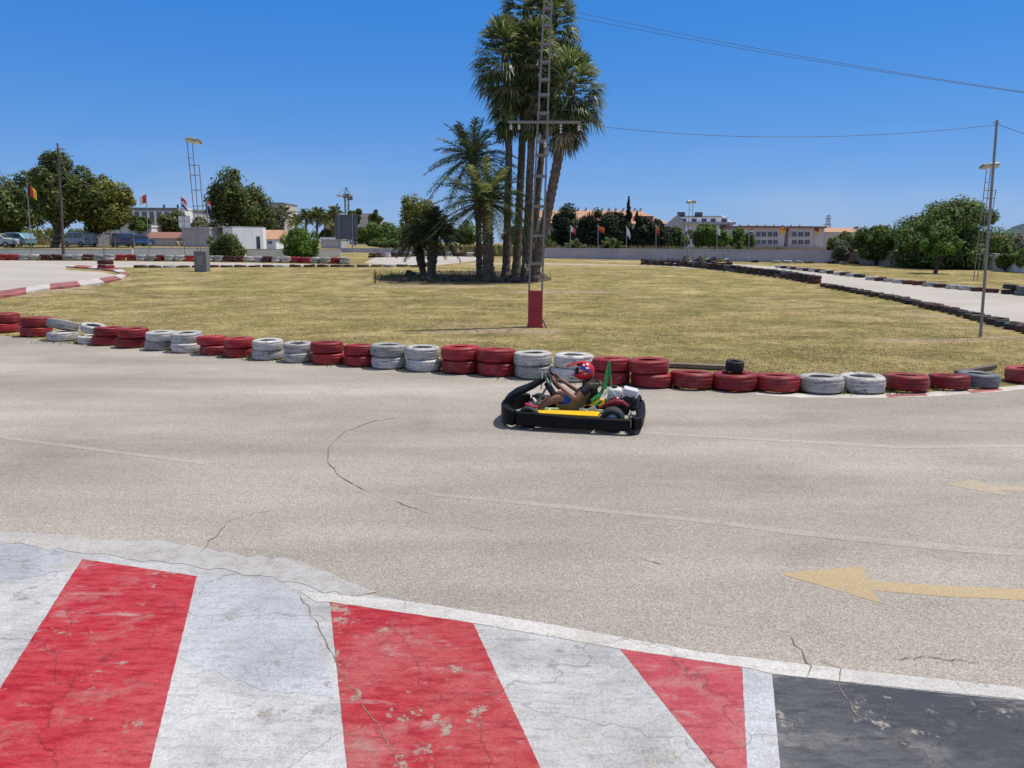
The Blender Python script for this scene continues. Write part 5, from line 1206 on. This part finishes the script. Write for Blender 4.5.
# ------------------------------------------------------------------ kart
def kart(loc, rz):
    e = E('go_kart', loc, rz)
    def pc(zx): return (zx - 505) / 485
    # floor and frame tubes
    mb = MB(); mb.box((-.12, 0, .055), (.75, .56, .012), bev=.004); mb.build('floor_tray', M['yellow'], e)
    mb = MB()
    for y in (-.32, .32): mb.tube([(-.62, y * .6, .075), (-.45, y * .85, .075), (-.1, y, .075), (.3, y, .075), (.74, y * .95, .085)], .017, 8)
    for x in (-.62, -.28, .2, .74): w = .19 if x < -.5 else (.29 if x < .5 else .3); mb.tube([(x, -w, .078), (x, w, .078)], .016, 8)
    mb.build('frame', M['lgreen'], e, smooth=True)
    mb = MB(); mb.tube([(-.52, -.34, .15), (-.38, -.05, .16), (-.52, .34, .15)], .012, 6); mb.tube([(-.56, -.30, .10), (-.50, -.46, .14)], .018, 6); mb.tube([(-.56, .30, .10), (-.50, .46, .14)], .018, 6)
    mb.tube([(-.60, -.20, .12), (-.36, -.30, .17)], .011, 6); mb.tube([(-.60, -.44, .19), (-.34, -.40, .21)], .011, 6); mb.tube([(-.35, -.12, .10), (-.20, 0, .33)], .012, 6); mb.tube([(-.35, .12, .10), (-.20, 0, .33)], .012, 6); mb.build('tie_rods', M['lgreen'], e, smooth=True)
    # bumper band all round
    def band(path, name, zb=.04, zt=.205, th=.07, mat='black', topfn=None):
        n = len(path); V = []; Fc = []; pts = [Vector((p[0], p[1], 0)) for p in path]
        for i, p in enumerate(pts):
            t = (pts[min(i + 1, n - 1)] - pts[max(i - 1, 0)]).normalized(); nn = Vector((t.y, -t.x, 0)); zt_ = topfn(p) if topfn else zt
            for (o_, z) in ((th / 2, zb), (th / 2 + .012, (zb + zt_) / 2), (th / 2, zt_), (-th / 2, zt_), (-th / 2, zb)): V.append(p + nn * o_ + Vector((0, 0, z)))
        for i in range(n - 1):
            for k in range(5): k2 = (k + 1) % 5; Fc.append((i * 5 + k, i * 5 + k2, (i + 1) * 5 + k2, (i + 1) * 5 + k))
        Fc.append((0, 1, 2, 3, 4)); Fc.append(tuple((n - 1) * 5 + k for k in (4, 3, 2, 1, 0)))
        mb = MB(); mb.add(V, Fc); return mb.build(name, M[mat], e, smooth=True, bevel=.012)
    for s in (-1, 1):
        band([(-.56, s * .53), (-.3, s * .56), (.1, s * .57), (.45, s * .57), (.78, s * .56)], 'side_bumper', .04, .205, .07, topfn=lambda p: .20 if p.x < -.3 else .18)
    front = [(-.585, -.53)] + [(-.60 - .19 * math.cos(a), .52 * math.sin(a)) for a in [R(d) for d in range(-78, 79, 12)]] + [(-.585, .53)]
    band(front, 'front_bumper', .035, .25, .085, topfn=lambda p: .215 + .02 * min(1, max(0, (-.58 - p.x) / .12)))
    rear = [(.80, -.56), (.865, -.50), (.88, -.3), (.885, 0), (.88, .3), (.865, .50), (.80, .56)]
    band(rear, 'rear_bumper', .05, .20, .07); mb = MB(); mb.tube([(.86, -.46, .19), (.84, -.40, .27), (.83, 0, .29), (.84, .40, .27), (.86, .46, .19)], .022, 8); mb.build('bumper_hoop', M['black'], e, smooth=True)
    mb = MB(); mb.box((.79, -.53, .035), (.09, .07, .07), bev=.015); mb.build('bumper_foot', M['rubber'], e)
    # nose fairing: curved strip rising to the steering column
    mb = MB(); pf = [(-.80, .22), (-.77, .30), (-.68, .37), (-.56, .42), (-.44, .48), (-.31, .565)]; V = []; Fc = []
    for i, (x, z) in enumerate(pf):
        t = i / (len(pf) - 1); w = .30 - .20 * t
        for yy, dz in ((-w, -.03), (-w * .7, .0), (0, .012), (w * .7, 0), (w, -.03)): V.append(Vector((x, yy, z + dz)))
        for yy, dz in ((w, -.07), (0, -.055), (-w, -.07)): V.append(Vector((x + .015, yy, z + dz)))
    for i in range(len(pf) - 1):
        for k in range(8): k2 = (k + 1) % 8; Fc.append((i * 8 + k, i * 8 + k2, (i + 1) * 8 + k2, (i + 1) * 8 + k))
    Fc.append(tuple(range(8))); Fc.append(tuple((len(pf) - 1) * 8 + k for k in range(7, -1, -1))); mb.add(V, Fc); mb.build('nose_fairing', M['black'], e, smooth=True)
    mb = MB(); rot = Matrix.Rotation(R(-32), 3, 'Y'); mb.box((-.235, 0, .385), (.03, .25, .22), rot, bev=.012); mb.build('front_panel', M['black'], e)
    mb = MB(); mb.tube([(-.46, 0, .12), (-.235, 0, .49)], .014, 8); mb.tube([(-.34, -.10, .40), (-.33, -.08, .60)], .010, 6); mb.tube([(-.31, 0, .56), (-.25, 0, .43)], .014, 6); mb.build('steering_column', M['lgreen'], e, smooth=True)
    nrm = Vector((.82, 0, .57)).normalized(); q = nrm.to_track_quat('Z', 'Y').to_matrix().to_4x4(); Mw = Matrix.Translation((-.195, 0, .505)) @ q
    mb = MB(); mb.torus(.125, .014, 28, 8, Mw); mb.lathe([(0, -.008), (.03, -.008), (.03, .008), (0, .008)], 12, False, Mw)
    for a in (0, 120, 240): v = Mw @ Vector((.12 * math.cos(R(a)), .12 * math.sin(R(a)), 0)); mb.tube([Mw @ Vector((0, 0, 0)), v], .009, 5)
    mb.build('steering_wheel', M['rubber'], e, smooth=True)
    # wheels
    for x, y, r_, w, nm in ((-.44, -.42, .125, .12, 0), (-.44, .42, .125, .12, 0), (.56, -.40, .14, .19, 1), (.56, .40, .14, .19, 1)):
        st = Matrix.Rotation(R(-4) if x < 0 else 0, 4, 'Z'); Mx = Matrix.Translation((x, y, r_)) @ st @ Matrix.Rotation(PI / 2, 4, 'X'); h = w / 2
        mb = MB(); mb.lathe([(r_ * .52, -h * .8), (r_ * .8, -h), (r_ * .95, -h * .85), (r_, -h * .55), (r_, h * .55), (r_ * .95, h * .85), (r_ * .8, h), (r_ * .52, h * .8)], 28, True, Mx); t_ = mb.build('wheel', M['rubber'], e, smooth=True)
        mb = MB(); mb.lathe([(0, -h * .3), (r_ * .25, -h * .5), (r_ * .45, -h * .4), (r_ * .54, -h * .82), (r_ * .54, h * .82), (r_ * .45, h * .4), (r_ * .25, h * .5), (0, h * .3)], 20, False, Mx); mb.build('rim', M['silver'], t_, smooth=True)
    mb = MB(); mb.tube([(.56, -.4, .14), (.56, .4, .14)], .018, 8); mb.lathe([(0.0, -.004), (.09, -.004), (.09, .004), (0, .004)], 20, False, Matrix.Translation((.56, .12, .14)) @ Matrix.Rotation(PI / 2, 4, 'X')); mb.build('rear_axle', M['silver'], e, smooth=True)
    # pedals
    for y in (-.12, .12): mb = MB(); mb.box((-.50, y, .19), (.02, .06, .12), Matrix.Rotation(R(20), 3, 'Y'), bev=.006); mb.tube([(-.50, y, .08), (-.50, y, .16)], .01, 6); mb.build('pedal', M['red'], e)
    mb = MB(); mb.box((-.44, -.24, .215), (.16, .06, .035), Matrix.Rotation(R(15), 3, 'Y'), bev=.01); mb.build('brake_link', M['red'], e)
    # yellow panels
    for s in (-1, 1):
        mb = MB(); mb.add([(-.30, s * .52, .20), (.39, s * .52, .195), (.41, s * .36, .212), (.37, s * .36, .215), (-.20, s * .38, .210), (-.30, s * .42, .207)] + [(-.30, s * .52, .185), (.39, s * .52, .18), (.41, s * .33, .13), (.37, s * .33, .13), (-.20, s * .35, .13), (-.30, s * .40, .13)],
            [(0, 1, 2, 3, 4, 5), (6, 11, 10, 9, 8, 7), (0, 6, 7, 1), (1, 7, 8, 2), (2, 8, 9, 3), (3, 9, 10, 4), (4, 10, 11, 5), (5, 11, 6, 0)]); mb.build('side_panel', M['yellow'], e, bevel=.008)
    # seat
    pr = [(-.17, .235), (-.14, .15), (-.04, .105), (.09, .10), (.17, .15), (.24, .26), (.31, .37), (.37, .455), (.395, .475)]; V = []; Fc = []; nv = 9
    for i, (x, z) in enumerate(pr):
        tx, tz = (pr[min(i + 1, 8)][0] - pr[max(i - 1, 0)][0]), (pr[min(i + 1, 8)][1] - pr[max(i - 1, 0)][1]); l = math.hypot(tx, tz); nx, nz = -tz / l, tx / l
        lift = [.03, .10, .15, .18, .20, .195, .155, .09, .04][i]; hw = [.15, .17, .18, .18, .18, .18, .175, .14, .10][i]
        for j in range(nv):
            v = -1 + 2 * j / (nv - 1); u = abs(v) ** 2.6; V.append(Vector((x + nx * lift * u, hw * math.copysign(min(1, abs(v) * 1.12), v), z + nz * lift * u)))
    for i in range(8):
        for j in range(nv - 1): k = i * nv + j; Fc.append((k, k + 1, k + nv + 1, k + nv))
    me = rawmesh('seat', V, Fc, M['olive']); o = link('seat', me, e, True); md = o.modifiers.new('subsurf', 'SUBSURF'); md.levels = md.render_levels = 2; md = o.modifiers.new('solidify', 'SOLIDIFY'); md.thickness = .014; md.offset = -1
    mb = MB(); mb.box((.30, -.215, .20), (.10, .03, .07), Matrix.Rotation(R(-35), 3, 'Y'), bev=.008); mb.box((.165, -.205, .17), (.04, .02, .09), bev=.006); mb.build('seat_bracket', M['silver'], e)
    # green strap frame behind the seat
    mb = MB(); mb.tube([(.475, -.02, .76), (.41, -.10, .42), (.36, -.16, .32)], [.012, .02, .02], 6); mb.tube([(.475, .0, .76), (.50, .05, .44)], [.012, .018], 6); mb.build('strap_frame', M['green'], e)
    mb = MB(); mb.add([(.46, -.02, .755), (.49, -.02, .755), (.455, -.09, .43), (.40, -.11, .44)], [(0, 1, 2, 3)]); o = mb.build('strap', M['green'], e); md = o.modifiers.new('solidify', 'SOLIDIFY'); md.thickness = .02
    mb = MB(); mb.tube([(.41, -.10, .40), (.29, -.18, .30), (.33, -.20, .24), (.40, -.16, .30)], .022, 6); mb.build('strap_bundle', M['green'], e)
    # engine
    mb = MB(); mb.box((.60, -.02, .215), (.28, .26, .15), bev=.03)
    for k in range(7): mb.box((.64, -.10 + .0 * k, .245 + k * .013), (.15, .16, .006))
    mb.box((.72, -.04, .30), (.10, .18, .10), bev=.02); mb.build('engine_block', M['engine'], e)
    mb = MB(); mb.box((.56, -.06, .385), (.17, .20, .125), bev=.035); tk = mb.build('fuel_tank', M['offwhite'], e, smooth=True); mb = MB(); mb.lathe([(0, .03), (.03, .03), (.034, 0), (0, 0)], 12, False, Matrix.Translation((.55, -.06, .447))); mb.build('cap', M['engine'], tk)
    mb = MB(); mb.box((.745, -.06, .415), (.175, .19, .075), Matrix.Rotation(R(12), 3, 'Y'), bev=.012); ab = mb.build('air_box', M['offwhite'], e); mb = MB(); mb.box((.735, -.06, .372), (.15, .16, .03), Matrix.Rotation(R(12), 3, 'Y'), bev=.008); mb.build('lower_case', M['silver'], ab)
    mb = MB(); mb.lathe([(0, -.02), (.05, -.02), (.065, 0), (.05, .02), (0, .02)], 16, False, Matrix.Translation((.58, -.17, .30)) @ Matrix.Rotation(PI / 2, 4, 'X')); mb.build('recoil_starter', M['ered'], e, smooth=True)
    mb = MB(); mb.tube([(.38, -.26, .225), (.47, -.27, .285), (.57, -.28, .325), (.66, -.28, .32), (.73, -.27, .27)], [.012, .022, .028, .028, .022], 8); mb.build('wheel_guard', M['ered'], e, smooth=True)
    mb = MB(); mb.tube([(.70, -.14, .27), (.76, -.14, .27), (.80, -.12, .20)], [.035, .045, .03], 10); mb.tube([(.78, -.05, .35), (.80, -.2, .33)], .03, 8); mb.build('exhaust', M['engine'], e, smooth=True)
    mb = MB(); mb.tube([(.46, -.15, .24), (.49, -.18, .40), (.53, -.15, .36)], .009, 5); mb.tube([(.43, -.12, .36), (.50, -.16, .46), (.62, -.17, .33)], .007, 5); mb.build('hoses', M['lgreen'], e, smooth=True)
    return e
KL = at(569, 421.5); KL.z = .0095
k0 = kart(KL, R(-11)); k0.scale = (.965,) * 3; T(k0, 'black go kart with yellow side panels driving on the near bend', 'go kart')
for px, py, rz, lab in ((686, 264.6, 1.2, 'left of the small parked go karts on the far track below the grey wall'), (702, 264.8, .9, 'second small parked go kart below the grey wall'), (717, 265.2, .4, 'rightmost small parked go kart below the grey wall')):
    c = copy_tree(k0); p = at(px, py); p.z += .006; c.location = p; c.rotation_euler = (0, 0, rz); T(c, lab, 'go kart', 'go karts parked on the far track')

# ------------------------------------------------------------------ driver
def skin(name, chains, mat, parent, sub=2, loc=None, rz=0):
    """chains: list of (list of (co, r)) rooted at their first point; branches give ('b', chain index, vertex index) as first item"""
    V = []; Ed = []; Rd = []; starts = []; roots = []
    for ch in chains:
        prev = None
        if ch[0][0] == 'b': prev = starts[ch[0][1]] + ch[0][2]; items = ch[1:]; starts.append(len(V))
        else: items = ch; starts.append(len(V)); roots.append(len(V))
        for co, r_ in items:
            V.append(co); Rd.append(r_)
            if prev is not None: Ed.append((prev, len(V) - 1))
            prev = len(V) - 1
    me = bpy.data.meshes.new(name); me.from_pydata(V, Ed, []); me.materials.append(mat); o = link(name, me, parent)
    md = o.modifiers.new('skin', 'SKIN'); md.use_smooth_shade = True
    if not me.skin_vertices: me.skin_vertices.new()
    for i, sv in enumerate(me.skin_vertices[0].data): rr_ = Rd[i]; sv.radius = rr_ if isinstance(rr_, tuple) else (rr_, rr_); sv.use_root = i in roots
    s = o.modifiers.new('subsurf', 'SUBSURF'); s.levels = s.render_levels = sub
    return o
def driver():
    ch = []
    # torso chain rooted at pelvis
    ch.append([((.10, 0, .215), (.085, .12)), ((.17, 0, .27), (.085, .115)), ((.235, 0, .35), (.085, .125)), ((.265, 0, .425), (.07, .115)), ((.245, 0, .475), .042), ((.215, 0, .52), .042), ((.185, 0, .59), (.075, .07)), ((.175, 0, .65), (.07, .065))])
    for s in (-1, 1):
        ch.append([('b', 0, 3), ((.245, s * .135, .435), .044), ((.17, s * .195, .365), .040), ((.10, s * .225, .30), .034), ((-.01, s * .20, .375), .032), ((-.105, s * .165, .445), .021), ((-.145, s * .150, .475), (.014, .026))])
        ch.append([('b', 0, 0), ((.02, s * .085, .225), .07), ((-.11, s * .13, .30), .056), ((-.22, s * .14, .24), .050), ((-.36, s * .13, .155), .031), ((-.41, s * .125, .125), .028), ((-.47, s * .125, .19), .022)])
        # fingers curling round the rim, rooted in the palm
        wr = Vector((-.145, s * .150, .475)); c0 = Vector((-.195, s * .125, .505))
        ax = Vector((-.57, 0, .82))         # rim tangent at the grip
        fw = (c0 - wr).normalized(); nn = Vector((.82, 0, .57)).normalized(); outw = Vector((0, s, 0))
        for f in range(4):
            o_ = ax * (.020 - f * .0145); ln = (.95, 1.05, 1.0, .8)[f]
            p0 = wr + o_ * .8; p1 = c0 + o_ + outw * .022 * ln + nn * .014; p2 = c0 + o_ - nn * .024 * ln + outw * .012; p3 = c0 + o_ - nn * .020 - outw * .016; p4 = c0 + o_ + nn * .004 - outw * .024
            ch.append([(tuple(p0), .009), (tuple(p1), .0085), (tuple(p2), .008), (tuple(p3), .0075), (tuple(p4), .006)])
        p0 = wr + ax * .008; ch.append([(tuple(p0), .011), (tuple(c0 + ax * .03 + nn * .022), .0095), (tuple(c0 + ax * .042 + nn * .016 - outw * .016), .0085), (tuple(c0 + ax * .044 + nn * .006 - outw * .028), .007)])
    b = skin('person', ch, M['skin'], None, 1); b.location = KL + Vector((0, 0, .022)); b.rotation_euler = (0, 0, R(-11)); b.scale = (.965,) * 3
    T(b, 'kart driver in red helmet, black shirt and blue shorts, hands on the wheel', 'person')
    # face: eyes, nose, mouth line inside the helmet opening
    mb = MB()
    for y in (-.028, .028): mb.sphere((.112, y, .615), .011, 10, 8)
    mb.build('eyes', M['white'], b, smooth=True); mb = MB()
    for y in (-.028, .028): mb.sphere((.1035, y, .615), .005, 8, 6)
    mb.build('pupils', M['f_blk'], b)
    mb = MB(); mb.sphere((.100, 0, .592), .012, 8, 6, (1, .8, 1.5)); mb.build('nose', M['skin'], b, smooth=True)
    # shirt
    ch = [[((.13, 0, .24), (.098, .13)), ((.18, 0, .285), (.10, .13)), ((.25, 0, .36), (.12, .15)), ((.285, 0, .435), (.105, .14)), ((.25, 0, .50), (.07, .072)), ((.235, 0, .525), (.058, .06))]]
    for s in (-1, 1): ch.append([('b', 0, 3), ((.25, s * .138, .438), .056), ((.185, s * .188, .375), .050), ((.165, s * .20, .36), .050)])
    skin('shirt', ch, M['cloth'], b, 1)
    ch = [[((.10, 0, .215), (.094, .135))]]
    ch[0].append(((.14, 0, .245), (.09, .125)))
    for s in (-1, 1): ch.append([('b', 0, 0), ((.02, s * .088, .228), .082), ((-.065, s * .115, .27), .066), ((-.075, s * .118, .275), .066)])
    skin('shorts', ch, M['shorts'], b, 1)
    for s in (-1, 1):
        mb = MB(); mb.sphere((-.455, s * .125, .165), .04, 12, 8, (.8, .85, 1.7), Matrix.Rotation(R(-25), 4, 'Y').to_3x3()); mb.build('shoe', M['white'] if s < 0 else M['white'], b, smooth=True)
    # helmet shell with face opening
    V = []; Fc = []; nu, nw = 36, 22; c = Vector((.178, 0, .612))
    hole = set()
    for i in range(nw + 1):
        a = PI * .86 * i / nw
        for k in range(nu):
            w = 2 * PI * k / nu; x = math.sin(a) * math.cos(w); y = math.sin(a) * math.sin(w); z = math.cos(a)
            rx = .122; ry = .106; rz_ = .118
            fwd = max(0, -x) * max(0, -z + .05)
            V.append(c + Vector((x * rx - .055 * fwd, y * ry * (1 - .15 * fwd), z * rz_)))
    for i in range(nw):
        for k in range(nu):
            k2 = (k + 1) % nu; a = math.degrees(PI * .86 * (i + .5) / nw); w = (360 * (k + .5) / nu - 180)
            if 58 < a < 106 and abs(w if abs(w) <= 180 else 0) < 66: continue
            Fc.append((i * nu + k, i * nu + k2, (i + 1) * nu + k2, (i + 1) * nu + k))
    o = link('helmet', rawmesh('helmet', V, Fc, M['red']), b, True); md = o.modifiers.new('solidify', 'SOLIDIFY'); md.thickness = .012; md.offset = 1
    mb = MB(); mb.add([(.16, -.075, .728), (.16, .075, .728), (.05, .08, .705), (-.035, .055, .672), (-.045, 0, .675), (-.035, -.055, .672), (.05, -.08, .705)], [(0, 1, 2, 3, 4, 5, 6)]); pk = mb.build('peak', M['red'], o); md = pk.modifiers.new('solidify', 'SOLIDIFY'); md.thickness = .012
    # goggles and chin vents
    mb = MB(); mb.box((.083, 0, .615), (.035, .14, .055), bev=.015); mb.build('goggles', M['f_blk'], o)
    mb = MB(); mb.box((.020, 0, .545), (.03, .09, .035), bev=.01); mb.build('chin_vent', M['silver'], o)
    # decals: slightly proud patches on both sides
    def patch(w0, w1, a0, a1, mat, nm='decal'):
        V = []; Fc = []; n1 = 6
        for i in range(n1 + 1):
            for k in range(n1 + 1):
                a = R(a0 + (a1 - a0) * i / n1); w = R(w0 + (w1 - w0) * k / n1); x = math.sin(a) * math.cos(w); y = math.sin(a) * math.sin(w); z = math.cos(a); fwd = max(0, -x) * max(0, -z + .05)
                V.append(c + Vector((x * .122 - .055 * fwd, y * .106 * (1 - .15 * fwd), z * .118)) + Vector((x, y, z)) * .003)
        for i in range(n1):
            for k in range(n1): q = i * (n1 + 1) + k; Fc.append((q, q + 1, q + n1 + 2, q + n1 + 1))
        link(nm, rawmesh(nm, V, Fc, M[mat]), o, True)
    for s in (-1, 1):
        patch(s * 78, s * 105, 52, 75, 'blue'); patch(s * 84, s * 100, 40, 51, 'white'); patch(s * 50, s * 74, 72, 92, 'blue'); patch(s * 56, s * 77, 60, 71, 'white'); patch(s * 95, s * 118, 78, 84, 'white'); patch(s * 70, s * 90, 96, 101, 'white')
driver()

# ------------------------------------------------------------------ light
EL = 66; AZ = 72      # sun: to the right and slightly behind the scene
sd = Vector((math.cos(R(EL)) * math.sin(R(AZ)), math.cos(R(EL)) * math.cos(R(AZ)), math.sin(R(EL))))
L = bpy.data.lights.new('sun', 'SUN'); L.energy = 4.2; L.angle = R(.53); L.color = (1, .94, .85)
lo = bpy.data.objects.new('sun', L); C.objects.link(lo); lo.rotation_euler = sd.to_track_quat('Z', 'Y').to_euler()
W = bpy.data.worlds.new('World'); S.world = W; W.use_nodes = True; nt = W.node_tree; bg = nt.nodes['Background']
sky = nt.nodes.new('ShaderNodeTexSky'); sky.sky_type = 'NISHITA'; sky.sun_disc = False; sky.sun_elevation = R(EL); sky.sun_rotation = R(AZ)
sky.air_density = 1.0; sky.dust_density = .0; sky.ozone_density = 6.0; sky.altitude = 0
sep = nt.nodes.new('ShaderNodeSeparateColor'); com = nt.nodes.new('ShaderNodeCombineColor')
hs = nt.nodes.new('ShaderNodeHueSaturation'); hs.inputs['Saturation'].default_value = 1.35; hs.inputs['Hue'].default_value = .505; nt.links.new(sky.outputs[0], hs.inputs['Color']); nt.links.new(hs.outputs[0], sep.inputs[0])
for ch, (pw, kk) in enumerate(((.63, .369), (.51, .499), (.35, .815))):     # film response of the sky: deeper blue near the horizon
    prev = sep.outputs[ch]
    for op, v in (('MULTIPLY', .12), ('POWER', pw), ('MULTIPLY', kk / .12)):
        m_ = nt.nodes.new('ShaderNodeMath'); m_.operation = op; m_.inputs[1].default_value = v; nt.links.new(prev, m_.inputs[0]); prev = m_.outputs[0]
    nt.links.new(prev, com.inputs[ch])
tcw = nt.nodes.new('ShaderNodeTexCoord'); sx = nt.nodes.new('ShaderNodeSeparateXYZ'); nt.links.new(tcw.outputs['Generated'], sx.inputs[0])
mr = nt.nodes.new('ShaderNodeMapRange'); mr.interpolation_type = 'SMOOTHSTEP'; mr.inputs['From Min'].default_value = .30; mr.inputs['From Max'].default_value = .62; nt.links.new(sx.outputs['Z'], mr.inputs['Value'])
h2 = nt.nodes.new('ShaderNodeHueSaturation'); h2.inputs['Saturation'].default_value = .34; h2.inputs['Value'].default_value = .9; nt.links.new(com.outputs[0], h2.inputs['Color'])     # unseen overhead sky desaturated so the blue ambient light turns neutral
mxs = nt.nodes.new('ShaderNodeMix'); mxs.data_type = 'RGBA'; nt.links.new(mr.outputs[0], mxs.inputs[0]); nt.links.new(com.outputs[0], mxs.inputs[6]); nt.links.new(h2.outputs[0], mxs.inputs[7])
cn = nt.nodes.new('ShaderNodeTexNoise'); cn.inputs['Scale'].default_value = 2.2; cn.inputs['Detail'].default_value = 6; cmp_ = nt.nodes.new('ShaderNodeMapping'); cmp_.inputs['Scale'].default_value = (1, 1, 5); nt.links.new(tcw.outputs['Generated'], cmp_.inputs[0]); nt.links.new(cmp_.outputs[0], cn.inputs['Vector'])
cr_ = nt.nodes.new('ShaderNodeMapRange'); cr_.inputs['From Min'].default_value = .50; cr_.inputs['From Max'].default_value = .78; cr_.inputs['To Max'].default_value = .38; nt.links.new(cn.outputs['Fac'], cr_.inputs['Value'])
ce = nt.nodes.new('ShaderNodeMapRange'); ce.inputs['From Min'].default_value = .13; ce.inputs['From Max'].default_value = .02; nt.links.new(sx.outputs['Z'], ce.inputs['Value'])
cm = nt.nodes.new('ShaderNodeMath'); cm.operation = 'MULTIPLY'; nt.links.new(cr_.outputs[0], cm.inputs[0]); nt.links.new(ce.outputs[0], cm.inputs[1])
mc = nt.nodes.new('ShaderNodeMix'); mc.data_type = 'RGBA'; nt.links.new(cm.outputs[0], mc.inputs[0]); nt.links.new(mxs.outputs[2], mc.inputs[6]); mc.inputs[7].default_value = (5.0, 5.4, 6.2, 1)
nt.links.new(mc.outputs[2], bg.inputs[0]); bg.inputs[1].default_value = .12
S.view_settings.view_transform = 'Standard'; S.view_settings.look = 'None'; S.view_settings.gamma = 1; S.view_settings.use_curve_mapping = False; S.view_settings.exposure = 0.0
